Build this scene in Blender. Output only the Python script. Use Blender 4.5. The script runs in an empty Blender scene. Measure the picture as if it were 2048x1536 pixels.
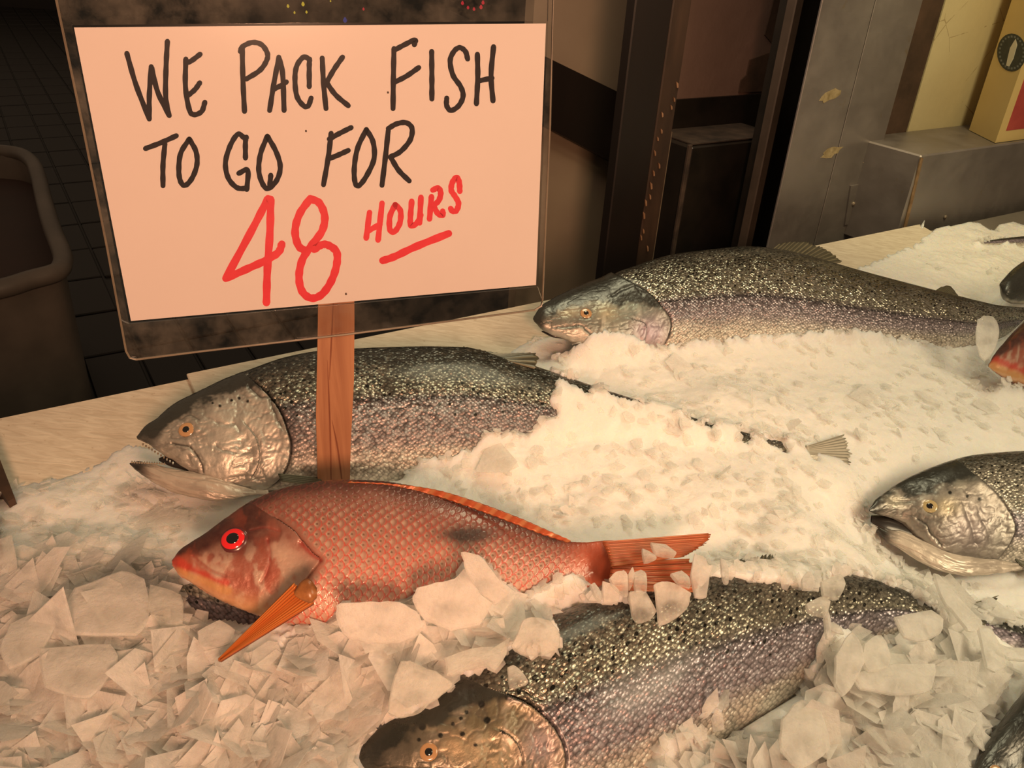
import bpy, math, random
import numpy as np
from mathutils import Vector, Matrix
random.seed(7); RNG = np.random.default_rng(7)
scene = bpy.context.scene
COL = scene.collection

# ------------------------------------------------------------------ camera
FPX = 1620.0
PITCH = math.radians(29.7); ROLL = math.radians(3.7)
CAM = np.array([0.0, 0.0, 1.35])
Fv = np.array([0, math.cos(PITCH), -math.sin(PITCH)])
U0 = np.array([0, math.sin(PITCH), math.cos(PITCH)]); R0 = np.array([1.0, 0, 0])
Rv = math.cos(ROLL)*R0 + math.sin(ROLL)*U0
Uv = -math.sin(ROLL)*R0 + math.cos(ROLL)*U0
cam = bpy.data.cameras.new('camera'); camo = bpy.data.objects.new('camera', cam); COL.objects.link(camo)
cam.sensor_width = 36; cam.lens = 36*FPX/2048; cam.clip_start = 0.02; cam.clip_end = 60
camo.matrix_world = Matrix([[Rv[i], Uv[i], -Fv[i], CAM[i]] for i in range(3)] + [[0, 0, 0, 1]])
scene.camera = camo

def ray(px, py):
    px = np.asarray(px, float)[..., None]; py = np.asarray(py, float)[..., None]
    return Fv*FPX + Rv*(px-1024) - Uv*(py-768)

# frame of the sloping display table: X along its back edge, Y up the slope, Z its normal
r = ray(3900, 30); e = np.array([r[0], r[1], 0]); e /= np.linalg.norm(e)
fy = np.array([-e[1], e[0], 0])
TAU = math.radians(10)
zz = np.array([0, 0, 1.0])
TX = e; TY = math.cos(TAU)*fy + math.sin(TAU)*zz; TZ = math.cos(TAU)*zz - math.sin(TAU)*fy
r = ray(1000, 950); O = CAM + r/np.linalg.norm(r)*0.78
TM = np.stack([TX, TY, TZ], 1)
def t2w(P): return O + np.asarray(P) @ TM.T
def w2t(P): return (np.asarray(P)-O) @ TM
CT = w2t(CAM)
def proj(P):
    """table-frame points to photograph pixels"""
    D = (t2w(P)-CAM); d = D @ Fv
    return np.stack([1024+FPX*(D @ Rv)/d, 768-FPX*(D @ Uv)/d], -1)
def tab(px, py, z=0.0):
    R = ray(px, py); Rt = R @ TM
    t = (np.asarray(z, float)-CT[2])/Rt[..., 2]
    return CT + Rt*t[..., None]
EDGE_W = t2w(tab(900, 835-.2065*900, 0))          # a point on the back edge
def wall(px, py, d):
    """point of the vertical plane d metres behind the table's back edge"""
    R = ray(px, py); t = ((EDGE_W-CAM) @ fy + d)/(R @ fy)
    return CAM + R*t[..., None]
def level(px, py, z):
    R = ray(px, py); t = (z-CAM[2])/R[..., 2]
    return CAM + R*t[..., None]

# ------------------------------------------------------------------ world, lights, exposure
w = bpy.data.worlds.new('world'); scene.world = w; w.use_nodes = True
w.node_tree.nodes['Background'].inputs[0].default_value = (1.0, .70, .45, 1)
w.node_tree.nodes['Background'].inputs[1].default_value = 0.20
def lamp(name, tpos, ttgt, power, col, size, kind='AREA', angle=100, blend=.6):
    L = bpy.data.lights.new(name, kind); L.energy = power; L.color = col
    if kind == 'AREA': L.shape = 'DISK'; L.size = size
    else: L.shadow_soft_size = size; L.spot_size = math.radians(angle); L.spot_blend = blend
    o = bpy.data.objects.new(name, L); COL.objects.link(o)
    p = Vector(t2w(tpos)); q = Vector(t2w(ttgt)); o.location = p
    o.rotation_euler = (q-p).to_track_quat('-Z', 'Y').to_euler()
lamp('lamp_over_stall', (.42, .46, 1.15), (.40, .15, 0), 17.0, (1.0, .91, .58), .22, 'SPOT', 100, .8)
lamp('lamp_front', (.46, -.80, 1.10), (.26, -.16, .0), 20.0, (1.0, .75, .45), .22, 'SPOT', 92, .9)
lamp('lamp_left', (-.50, -.95, .80), (-.10, .08, .26), 58, (1.0, .50, .28), .11, 'SPOT', 54, .8)
lamp('fill_front_right', (.50, -.98, .95), (.30, -.36, 0), 22.0, (1.0, .84, .54), .20, 'SPOT', 44, .9)  # added fill, no real fixture: brightens the front right ice
lamp('fill_ledge', (.78, -.02, .85), (1.22, .40, .14), 16, (1.0, .80, .42), .08, 'SPOT', 80, .8)  # added fill aimed at the cream wall to lift its brightness
lamp('fill_behind', (.42, .50, .55), (.86, .84, -.08), 6.5, (1.0, .70, .50), .10, 'SPOT', 100, .9)  # added unseen fill that lights the beige wall behind the stall
scene.view_settings.view_transform = 'Standard'; scene.view_settings.look = 'None'
scene.view_settings.exposure = 0.0; scene.view_settings.gamma = 1.0
scene.view_settings.use_curve_mapping = False
scene.cycles.max_bounces = 6; scene.cycles.transparent_max_bounces = 12
scene.cycles.caustics_reflective = False; scene.cycles.caustics_refractive = False

# ------------------------------------------------------------------ helpers
def link(name, me, mat=None, parent=None, M=None):
    o = bpy.data.objects.new(name, me); COL.objects.link(o)
    if mat is not None: me.materials.clear(); me.materials.append(mat)
    if parent is not None: o.parent = parent
    if M is not None: o.matrix_basis = M
    return o
def tag(o, label=None, cat=None, group=None, kind=None):
    for k, v in (('label', label), ('category', cat), ('group', group), ('kind', kind)):
        if v: o[k] = v
    return o
def empty(name, pos):
    o = bpy.data.objects.new(name, None); o.location = pos; o.empty_display_size = .03; COL.objects.link(o); return o
def child(name, me, mat, root):
    """world-space mesh put under root, whose origin is a plain offset"""
    o = link(name, me, mat); o.parent = root
    o.matrix_parent_inverse = Matrix.Translation(-Vector(root.location)) if root.parent is None else root.matrix_parent_inverse.copy()
    return o
def sub(name, me, mat, part):
    """world-space mesh under a part that itself carries world-space coordinates"""
    o = link(name, me, mat); o.parent = part; return o
def mesh(name, V, F, smooth=False):
    me = bpy.data.meshes.new(name); me.from_pydata([tuple(v) for v in V], [], [tuple(f) for f in F]); me.update()
    if smooth: me.polygons.foreach_set('use_smooth', [True]*len(me.polygons))
    return me
def quads(name, V, Q, smooth=True):
    me = bpy.data.meshes.new(name); V = np.asarray(V, np.float32); Q = np.asarray(Q, np.int32)
    me.vertices.add(len(V)); me.vertices.foreach_set('co', V.ravel())
    me.loops.add(Q.size); me.loops.foreach_set('vertex_index', Q.ravel())
    me.polygons.add(len(Q)); me.polygons.foreach_set('loop_start', np.arange(0, Q.size, Q.shape[1], dtype=np.int32))
    me.polygons.foreach_set('use_smooth', np.full(len(Q), smooth)); me.update(calc_edges=True); return me
def vcol(me, name, A):
    at = me.attributes.new(name, 'FLOAT_COLOR', 'POINT'); at.data.foreach_set('color', np.asarray(A, np.float32).ravel())
def vvec(me, name, A):
    at = me.attributes.new(name, 'FLOAT_VECTOR', 'POINT'); at.data.foreach_set('vector', np.asarray(A, np.float32).ravel())
def join(parts):
    V = []; F = []
    for v, f in parts:
        n = len(V); V += list(v); F += [tuple(i+n for i in q) for q in f]
    return V, F
def box(c, sx, sy, sz, ax=(e, fy, zz), bev=0.0):
    """box with centre c, half sizes, and a small chamfer when bev > 0"""
    ax = [np.asarray(a, float) for a in ax]; h = [sx, sy, sz]
    if bev <= 0:
        V = [np.asarray(c)+ax[0]*i*sx+ax[1]*j*sy+ax[2]*k*sz for i in (-1, 1) for j in (-1, 1) for k in (-1, 1)]
        return V, [(0, 1, 3, 2), (4, 6, 7, 5), (0, 4, 5, 1), (2, 3, 7, 6), (0, 2, 6, 4), (1, 5, 7, 3)]
    V = []; idx = {}
    for i in (-1, 1):
        for j in (-1, 1):
            for k in (-1, 1):
                for q in range(3):
                    s = [h[m]-(bev if m != q else 0) for m in range(3)]
                    idx[i, j, k, q] = len(V)
                    V.append(np.asarray(c)+ax[0]*i*s[0]+ax[1]*j*s[1]+ax[2]*k*s[2])
    F = []
    for q in range(3):
        a, b = [m for m in range(3) if m != q]
        for s in (-1, 1):
            loop = []
            for (p, r_) in ((-1, -1), (1, -1), (1, 1), (-1, 1)):
                key = [0, 0, 0]; key[q] = s; key[a] = p; key[b] = r_
                loop.append(idx[key[0], key[1], key[2], q])
            F.append(loop)
            for t in (-1, 1):       # edge strip between face q and face a
                if a > q or True:
                    k1 = [0, 0, 0]; k2 = [0, 0, 0]; k1[q] = k2[q] = s; k1[a] = k2[a] = t; k1[b] = -1; k2[b] = 1
                    if q < a: F.append([idx[(*k1, q)], idx[(*k2, q)], idx[(*k2, a)], idx[(*k1, a)]])
                    k1 = [0, 0, 0]; k2 = [0, 0, 0]; k1[q] = k2[q] = s; k1[b] = k2[b] = t; k1[a] = -1; k2[a] = 1
                    if q < b: F.append([idx[(*k1, q)], idx[(*k2, q)], idx[(*k2, b)], idx[(*k1, b)]])
    for i in (-1, 1):
        for j in (-1, 1):
            for k in (-1, 1): F.append([idx[i, j, k, 0], idx[i, j, k, 1], idx[i, j, k, 2]])
    return V, F
def prism(front, off):
    """polygon (3D) extruded by the vector off"""
    n = len(front); V = [np.asarray(p) for p in front]+[np.asarray(p)+off for p in front]
    F = [tuple(range(n)), tuple(range(2*n-1, n-1, -1))]+[(i, (i+1) % n, n+(i+1) % n, n+i) for i in range(n)]
    return V, F
def tube(P, rads, n=8):
    P = [np.asarray(p, float) for p in P]; V = []; F = []
    if not hasattr(rads, '__len__'): rads = [rads]*len(P)
    for i, p in enumerate(P):
        t = P[min(i+1, len(P)-1)]-P[max(i-1, 0)]; t = t/(np.linalg.norm(t)+1e-12)
        a = np.cross(t, zz if abs(t[2]) < .9 else e); a /= np.linalg.norm(a); b = np.cross(t, a)
        for k in range(n):
            an = 2*math.pi*k/n; V.append(p+rads[i]*(a*math.cos(an)+b*math.sin(an)))
    for i in range(len(P)-1):
        for k in range(n):
            F.append((i*n+k, i*n+(k+1) % n, (i+1)*n+(k+1) % n, (i+1)*n+k))
    F.append(tuple(range(n-1, -1, -1))); F.append(tuple((len(P)-1)*n+k for k in range(n)))
    return V, F
def catmull(P, m=8):
    P = np.asarray(P, float)
    if len(P) < 3: return np.array([P[0]+(P[-1]-P[0])*t for t in np.linspace(0, 1, m+1)])
    Q = np.vstack([2*P[0]-P[1], P, 2*P[-1]-P[-2]]); out = []
    for i in range(1, len(Q)-2):
        for t in np.linspace(0, 1, m, endpoint=False):
            a, b, c, d = Q[i-1], Q[i], Q[i+1], Q[i+2]
            out.append(.5*((2*b)+(-a+c)*t+(2*a-5*b+4*c-d)*t*t+(-a+3*b-3*c+d)*t**3))
    out.append(Q[-2]); return np.array(out)
def hermite(S, Y, s):
    """smooth interpolation of Y(S)"""
    S = np.asarray(S, float); Y = np.asarray(Y, float)
    m = np.gradient(Y, S, axis=0); i = np.clip(np.searchsorted(S, s, 'right')-1, 0, len(S)-2)
    h = (S[i+1]-S[i])[:, None]; t = ((s-S[i])/(S[i+1]-S[i]))[:, None]
    return ((2*t**3-3*t**2+1)*Y[i]+(t**3-2*t**2+t)*h*m[i]+(-2*t**3+3*t**2)*Y[i+1]+(t**3-t**2)*h*m[i+1])
def inpoly(X, Y, poly):
    ins = np.zeros(np.shape(X), bool); n = len(poly); j = n-1
    for i in range(n):
        xi, yi = poly[i]; xj, yj = poly[j]
        c = ((yi > Y) != (yj > Y))
        if yj != yi: ins ^= c & (X < (xj-xi)*(Y-yi)/(yj-yi)+xi)
        j = i
    return ins
def pldist(X, Y, pl):
    """distance to a polyline, signed positive on its right when walked downwards in the picture (tail side)"""
    best = np.full(np.shape(X), 1e9); sg = np.ones(np.shape(X))
    for (x0, y0), (x1, y1) in zip(pl[:-1], pl[1:]):
        dx, dy = x1-x0, y1-y0; L = dx*dx+dy*dy
        t = np.clip(((X-x0)*dx+(Y-y0)*dy)/L, 0, 1)
        d = np.hypot(X-x0-t*dx, Y-y0-t*dy); c = (X-x0)*dy-(Y-y0)*dx
        m = d < best; best = np.where(m, d, best); sg = np.where(m, np.sign(c), sg)
    return best, sg
def hash2(i, j, s=0):
    n = (i.astype(np.int64)*374761393+j.astype(np.int64)*668265263+s*1442695041) & 0xffffffff
    n = ((n ^ (n >> 13))*1274126177) & 0xffffffff
    return ((n ^ (n >> 16)) & 0xffffff)/float(0xffffff)
def vnoise(x, y, s=0):
    i = np.floor(x); j = np.floor(y); fx = x-i; fy_ = y-j; fx = fx*fx*(3-2*fx); fy_ = fy_*fy_*(3-2*fy_)
    i = i.astype(np.int64); j = j.astype(np.int64)
    return ((hash2(i, j, s)*(1-fx)+hash2(i+1, j, s)*fx)*(1-fy_)+(hash2(i, j+1, s)*(1-fx)+hash2(i+1, j+1, s)*fx)*fy_)
def fbm(x, y, s=0, o=4):
    a = .5; t = 0; n = 0
    for k in range(o): t = t+a*vnoise(x*2**k, y*2**k, s+k); n += a; a *= .5
    return t/n
def sstep(a, b, x): t = np.clip((x-a)/(b-a), 0, 1); return t*t*(3-2*t)
def mixc(A, B, t): return A*(1-t[..., None])+np.asarray(B, float)*t[..., None]

# ------------------------------------------------------------------ materials
class NT:
    def __init__(s, name):
        s.m = bpy.data.materials.new(name); s.m.use_nodes = True; s.t = s.m.node_tree; s.t.nodes.clear()
        s.out = s.t.nodes.new('ShaderNodeOutputMaterial')
    def n(s, kind, **kw):
        nd = s.t.nodes.new('ShaderNode'+kind)
        for k, v in kw.items():
            if k[0] == '_': setattr(nd, k[1:], v)
            else:
                key = int(k[1:]) if k[0] == 'i' and k[1:].isdigit() else k.replace('_', ' ')
                inp = nd.inputs[key]
                if isinstance(v, bpy.types.NodeSocket): s.t.links.new(v, inp)
                else: inp.default_value = v
        return nd
    def math(s, op, a, b=0.0, c=0.0): return s.n('Math', _operation=op, i0=a, i1=b, i2=c).outputs[0]
    def ramp(s, x, stops):
        nd = s.n('ValToRGB', Fac=x); el = nd.color_ramp.elements
        while len(el) < len(stops): el.new(.5)
        for q, (p, c) in zip(el, stops): q.position = p; q.color = (*c, 1) if len(c) == 3 else c
        return nd.outputs[0]
    def noise(s, vec, scale, detail=3, rough=.5, dist=0.0):
        return s.n('TexNoise', Vector=vec, Scale=scale, Detail=detail, Roughness=rough, Distortion=dist).outputs[0]
    def mix(s, f, a, b, mode='MIX'):
        nd = s.t.nodes.new('ShaderNodeMix'); nd.data_type = 'RGBA'; nd.blend_type = mode
        for i, v in ((0, f), (6, a), (7, b)):
            if isinstance(v, bpy.types.NodeSocket): s.t.links.new(v, nd.inputs[i])
            else: nd.inputs[i].default_value = (*v, 1) if hasattr(v, '__len__') and len(v) == 3 else v
        return nd.outputs[2]
    def bump(s, h, strength=.5, dist=.001, normal=None):
        nd = s.n('Bump', Height=h, Strength=strength, Distance=dist)
        if normal is not None: s.t.links.new(normal, nd.inputs['Normal'])
        return nd.outputs[0]
    def coord(s): return s.n('TexCoord').outputs['Object']
    def pbr(s, color, rough=.5, metal=0.0, normal=None, **kw):
        p = s.n('BsdfPrincipled')
        for k, v in (('Base Color', color), ('Roughness', rough), ('Metallic', metal), ('Normal', normal)):
            if v is None: continue
            if isinstance(v, bpy.types.NodeSocket): s.t.links.new(v, p.inputs[k])
            else: p.inputs[k].default_value = (*v, 1) if hasattr(v, '__len__') and len(v) == 3 else v
        for k, v in kw.items():
            inp = p.inputs[k.replace('_', ' ')]
            if isinstance(v, bpy.types.NodeSocket): s.t.links.new(v, inp)
            else: inp.default_value = v
        return p.outputs[0]
    def done(s, sh): s.t.links.new(sh, s.out.inputs[0]); return s.m

def simple(name, c1, c2, scale=20, rough=.6, metal=0.0, bump=.3, bd=.001, detail=4, stretch=None):
    t = NT(name); v = t.coord()
    if stretch: v = t.n('Mapping', Vector=v, Scale=stretch).outputs[0]
    n = t.noise(v, scale, detail, .6)
    return t.done(t.pbr(t.ramp(n, [(.3, c1), (.7, c2)]), rough, metal, t.bump(n, bump, bd)))

def fish_mat(name, pitch, spot_size, spot_col, silver=True):
    t = NT(name); A = t.n('Attribute', _attribute_name='Col'); B = t.n('Attribute', _attribute_name='aux')
    UV = t.n('Attribute', _attribute_name='suv').outputs['Vector']
    ax = t.n('SeparateXYZ', Vector=B.outputs['Vector']); spot, metal, rough = ax.outputs
    sc = A.outputs['Alpha']
    mp = t.n('Mapping', Vector=UV, Rotation=(0, 0, .785), Scale=(1/pitch, 1/pitch, 1)).outputs[0]
    mp = t.n('Mapping', Vector=t.n('Mapping', Vector=UV, Scale=(1/pitch, 1.25/pitch, 1)).outputs[0], Rotation=(0, 0, .785)).outputs[0]
    vo = t.n('TexVoronoi', _voronoi_dimensions='2D', Vector=mp, Scale=1.0, Randomness=.7)
    cell = vo.outputs['Color']; dist = vo.outputs['Distance']
    bw = t.n('SeparateColor', Color=cell)
    edge = t.n('MapRange', Value=dist, i1=.38, i2=.62, i3=0, i4=1).outputs[0]
    var = t.math('MULTIPLY_ADD', bw.outputs[0], .55, .70)
    shade = t.math('MULTIPLY', var, t.math('SUBTRACT', 1.0, t.math('MULTIPLY', edge, .55)))
    fac = t.math('ADD', t.math('MULTIPLY', sc, shade), t.math('SUBTRACT', 1.0, sc))
    col = t.mix(1.0, A.outputs['Color'], t.n('CombineColor', Red=fac, Green=fac, Blue=fac).outputs[0], 'MULTIPLY')
    # pigment spots
    v2 = t.n('TexVoronoi', _voronoi_dimensions='2D', Vector=UV, Scale=1/spot_size, Randomness=1.0)
    jag = t.noise(UV, 700, 2); d2 = t.math('ADD', v2.outputs['Distance'], t.math('MULTIPLY', t.math('SUBTRACT', jag, .5), .25))
    sel = t.n('SeparateColor', Color=v2.outputs['Color'])
    rad = t.math('MULTIPLY_ADD', sel.outputs[1], .26, .08)
    on = t.math('MULTIPLY', t.math('LESS_THAN', d2, rad), t.math('GREATER_THAN', spot, sel.outputs[0]))
    col = t.mix(on, col, spot_col)
    fine = t.noise(UV, 260, 4, .6)
    h = t.math('ADD', t.math('MULTIPLY', t.math('SUBTRACT', 1.0, dist), sc), t.math('MULTIPLY', t.math('MULTIPLY', bw.outputs[1], sc), .5))
    nrm = t.bump(h, .6, pitch*.30)
    nrm = t.bump(fine, .30, .0012, nrm)
    tl = t.n('VectorMath', _operation='SUBTRACT', i0=cell, i1=(.5, .5, .5)).outputs[0]
    sv = t.n('VectorMath', _operation='SCALE', i0=tl, Scale=t.math('MULTIPLY', sc, .62)).outputs[0]
    nrm = t.n('VectorMath', _operation='NORMALIZE', i0=t.n('VectorMath', _operation='ADD', i0=nrm, i1=sv).outputs[0]).outputs[0]
    rr = t.math('ADD', rough, t.math('MULTIPLY', t.math('SUBTRACT', fine, .5), .25))
    return t.done(t.pbr(col, rr, metal, nrm, Coat_Weight=.32, Coat_Roughness=.20, Subsurface_Weight=0.0, Specular_IOR_Level=.6))
M_salmon = fish_mat('salmon_skin', .0033, .0050, (.016, .016, .012))
M_trout = fish_mat('spotted_salmon_skin', .0036, .0056, (.014, .013, .010))

t = NT('snapper_skin'); A = t.n('Attribute', _attribute_name='Col'); B = t.n('Attribute', _attribute_name='aux')
UV = t.n('Attribute', _attribute_name='suv').outputs['Vector']
ax = t.n('SeparateXYZ', Vector=B.outputs['Vector']); fine = t.noise(UV, 420, 4, .6)
cc = t.mix(t.ramp(t.noise(UV, 150, 3), [(.35, (0, 0, 0)), (.7, (.35, .35, .35))]), A.outputs['Color'], (.55, .27, .17))
M_snapper = t.done(t.pbr(t.mix(.82, cc, A.outputs['Color']), ax.outputs[2], ax.outputs[1], t.bump(fine, .28, .001), Coat_Weight=.6, Coat_Roughness=.12,
    Subsurface_Weight=.15, Subsurface_Radius=(.006, .002, .001)))

def fin_mat(name, c1, c2, ray_col, alpha=1.0, tr=.25, rays=90.0):
    t = NT(name); UV = t.n('Attribute', _attribute_name='suv').outputs['Vector']
    x = t.n('SeparateXYZ', Vector=UV)
    wav = t.n('Math', _operation='SINE', i0=t.math('MULTIPLY', x.outputs[1], rays)).outputs[0]
    rr = t.n('MapRange', Value=wav, i1=.2, i2=.9, i3=0, i4=1).outputs[0]
    col = t.mix(t.noise(UV, 3.0, 4, .6), c1, c2); col = t.mix(t.math('MULTIPLY', rr, .6), col, ray_col)
    p = t.pbr(col, .35, .15, t.bump(wav, .4, .0008), Coat_Weight=.4, Coat_Roughness=.15)
    tl = t.n('BsdfTranslucent', Color=t.mix(.3, col, (.9, .6, .35))).outputs[0]
    s = t.n('MixShader', Fac=tr, i1=p, i2=tl).outputs[0]
    return t.done(s)
M_darkfin = fin_mat('dark_fin', (.03, .03, .022), (.14, .13, .09), (.30, .27, .18), tr=.1)
M_silverfin = fin_mat('silver_fin', (.45, .43, .36), (.7, .66, .55), (.09, .08, .06), tr=.1, rays=110)
M_redfin = fin_mat('red_fin', (.60, .090, .035), (.68, .22, .08), (.72, .36, .16), tr=.4)
M_pecfin = fin_mat('orange_fin', (.70, .12, .02), (.80, .26, .04), (.85, .42, .12), tr=.3, rays=60)

def glossy(name, c, rough=.08, coat=1.0, metal=0.0):
    t = NT(name); return t.done(t.pbr(c, rough, metal, None, Coat_Weight=coat, Coat_Roughness=.03))
M_pupil = glossy('pupil', (.006, .005, .005)); M_iris = glossy('amber_iris', (.46, .27, .13), .2)
M_gold = glossy('gold_iris', (.52, .40, .20), .2); M_rediris = glossy('red_iris', (.75, .015, .02), .15)
M_socket = glossy('dark_socket', (.05, .045, .04), .3, .5); M_redsocket = glossy('red_socket', (.10, .02, .02), .3, .5)
M_mouth = glossy('mouth_lining', (.018, .014, .012), .35, .4); M_teeth = glossy('teeth', (.28, .23, .17), .3)
M_lips = glossy('snapper_lips', (.62, .045, .03), .3, .5)

def ice_mat(name, trans, base=(.90, .89, .86), sss=.7, rough=.24):
    t = NT(name); v = t.coord(); n1 = t.noise(v, 90, 5, .65); n2 = t.noise(v, 420, 3, .5); n3 = t.noise(v, 28, 3, .5)
    nrm = t.bump(n1, .35, .004); nrm = t.bump(n2, .15, .001, nrm)
    col = t.mix(n3, base, (base[0]*.93, base[1]*.93, base[2]*.94))
    rr = t.ramp(n1, [(.3, (rough-.08,)*3), (.8, (rough+.22,)*3)])
    p = t.pbr(col, rr, 0.0, nrm, Subsurface_Weight=sss, Subsurface_Radius=(.018, .014, .010), Subsurface_Scale=1.0, IOR=1.31,
              Transmission_Weight=trans)
    return t.done(p)
M_ice = ice_mat('packed_ice', 0.0)
def flake_mat(name, clear, tint=(.95, .94, .91)):
    t = NT(name); v = t.coord(); n1 = t.noise(v, 120, 5, .65); n2 = t.noise(v, 55, 3); fr = t.noise(v, 1100, 2, .6)
    nrm = t.bump(n1, .5, .004); nrm = t.bump(fr, .35, .0009, nrm)
    p = t.pbr(tint, t.ramp(n1, [(.3, (.10,)*3), (.7, (.38,)*3)]), 0.0, nrm, IOR=1.31, Specular_IOR_Level=.6, Subsurface_Weight=.4, Subsurface_Radius=(.010, .008, .006))
    tl = t.n('BsdfTranslucent', Color=(*tint, 1), Normal=nrm).outputs[0]
    a = t.n('MixShader', Fac=.42, i1=p, i2=tl).outputs[0]
    tr = t.n('BsdfTransparent', Color=(.985, .985, .975, 1)).outputs[0]
    lw = t.n('LayerWeight', Blend=.25).outputs['Facing']
    f = t.math('MULTIPLY', t.ramp(n2, [(.32, (clear*.35,)*3), (.68, (min(1, clear*1.5),)*3)]), t.math('SUBTRACT', 1.0, t.math('MULTIPLY', lw, .7)))
    return t.done(t.n('MixShader', Fac=f, i1=a, i2=tr).outputs[0])
M_flake = flake_mat('ice_flake', .50); M_clear = flake_mat('clear_ice', .62, (.90, .90, .86))

# ------------------------------------------------------------------ setting: floor, walls
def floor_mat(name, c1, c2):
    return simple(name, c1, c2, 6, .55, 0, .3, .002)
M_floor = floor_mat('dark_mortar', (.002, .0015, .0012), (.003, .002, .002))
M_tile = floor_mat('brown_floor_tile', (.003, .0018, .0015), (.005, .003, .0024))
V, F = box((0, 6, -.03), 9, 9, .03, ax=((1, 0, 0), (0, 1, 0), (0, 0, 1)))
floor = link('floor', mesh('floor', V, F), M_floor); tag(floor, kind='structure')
tile_me = mesh('tile', *box((0, 0, 0), .079, .168, .008, bev=.004))
cnt = 0
for j in range(-2, 40):
    for i in range(-40, 40):
        c = e*(i*.168+(.0))+fy*(1.9+j*.35); c = c+np.array([-1.2, 0, 0])
        D = c-CAM-np.array([0, 0, 0]); d = D @ Fv
        if d < .5: continue
        x = 1024+FPX*(D @ Rv)/d; y = 768-FPX*(D @ Uv)/d
        vis = (-60 < x < 260 and -30 < y < 830) or (200 < x < 700 and 600 < y < 800)
        if vis and cnt < 300:
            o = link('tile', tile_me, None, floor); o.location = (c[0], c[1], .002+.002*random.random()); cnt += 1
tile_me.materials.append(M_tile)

def vbox(px0, py0, px1, py1, z0, z1, d, th, bev=.0):
    """upright slab on the plane d behind the table edge, between two pixels read on it"""
    a = wall(px0, py0, d); b = wall(px1, py1, d); s0 = (a-EDGE_W) @ e; s1 = (b-EDGE_W) @ e
    base = EDGE_W.copy(); base[2] = 0
    c = base+e*(s0+s1)/2+fy*(d+th/2); c[2] = (z0+z1)/2
    return box(c, abs(s1-s0)/2, th/2, (z1-z0)/2, bev=bev)
def thing(name, pos, label, cat, group=None): return tag(empty(name, pos), label, cat, group)

ZS = wall(1843, 311, .02)[2]                         # height of the steel sill
bk = level(1765, 279, ZS); D1 = (bk-EDGE_W) @ fy     # plane of the steel post
cw = level(1822, 272, ZS); D2 = (cw-EDGE_W) @ fy     # plane of the cream wall
if D2 < D1+.01: D2 = D1+.03

M_plaster = NT('cream_plaster'); t = M_plaster; v = t.coord()
n = t.noise(v, 7, 5, .6); cr = t.n('TexVoronoi', _feature='DISTANCE_TO_EDGE', Vector=t.n('Mapping', Vector=v, Scale=(9, 9, 9)).outputs[0], Scale=1.0)
crk = t.math('MULTIPLY', t.math('LESS_THAN', t.math('ADD', cr.outputs['Distance'], t.math('MULTIPLY', t.noise(v, 60, 3), .03)), .020), t.math('GREATER_THAN', n, .52))
col = t.mix(n, (.55, .46, .27), (.68, .60, .37)); col = t.mix(t.math('MULTIPLY', crk, .6), col, (.28, .19, .09))
M_plaster = t.done(t.pbr(col, .7, 0, t.bump(t.noise(v, 60, 4), .3, .002)))
M_steel = NT('brushed_steel'); t = M_steel; v = t.coord()
n = t.noise(t.n('Mapping', Vector=v, Scale=(3, 3, 90)).outputs[0], 6, 4); n2 = t.noise(v, 16, 5, .65)
st = t.ramp(t.noise(v, 22, 3, .7), [(.66, (0, 0, 0)), (.74, (1, 1, 1))])
col = t.mix(n2, (.25, .225, .215), (.385, .35, .335)); col = t.mix(t.math('MULTIPLY', st, .45), col, (.30, .22, .11))
M_steel = t.done(t.pbr(col, t.ramp(n2, [(.3, (.38,)*3), (.7, (.58,)*3)]), .75, t.bump(n, .12, .0006)))
M_black = simple('black_enamel', (.008, .007, .006), (.018, .014, .011), 18, .35)
M_darkwood = simple('dark_painted_wood', (.005, .003, .002), (.012, .0065, .0045), 9, .5, stretch=(1, 1, .15))
M_brownwood = simple('worn_brown_wood', (.022, .013, .008), (.06, .033, .019), 25, .6, stretch=(1, 1, .2))
M_beige = simple('beige_panel', (.26, .20, .14), (.31, .245, .175), 5, .6, bump=.1)
M_pink = NT('peeling_plaster'); t = M_pink; v = t.coord(); n = t.noise(v, 9, 5, .6)
M_pink = t.done(t.pbr(t.mix(n, (.12, .075, .058), (.20, .125, .10)), .75, 0, t.bump(t.noise(v, 40, 5), .4, .003)))
M_grime_shade = simple('brown_grime_shade', (.035, .02, .013), (.09, .05, .033), 14, .7, bump=.6, bd=.004)  # bare patch and specks; also the shadow painted into the wall return
M_strip = simple('dull_strip', (.16, .12, .085), (.22, .17, .12), 12, .5)
M_screw = glossy('screw_metal', (.45, .38, .3), .35, 0, .8)

# cream wall on the right with a rough return whose shadow is put into its brown colour
wr = link('wall_right', mesh('wall_right', *vbox(1848, 150, 2700, 150, 0, 2.4, D2, .12)), M_plaster); tag(wr, kind='structure')
tr = link('trim_1', mesh('trim_1', *vbox(1790, 150, 1848, 150, 0, 2.4, D2-.004, .14, .004)), M_grime_shade); tag(tr, kind='structure')
# wall behind everything
wb = link('wall_back', mesh('wall_back', *vbox(1085, 200, 2700, 200, 0, 2.4, D1+.95, .1)), M_beige); tag(wb, kind='structure')
fw = link('wall_far', mesh('wall_far', *box((-2, 11.5, 1.2), 9, .1, 1.3, ax=((1, 0, 0), (0, 1, 0), (0, 0, 1)))), M_darkwood); tag(fw, kind='structure')

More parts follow.
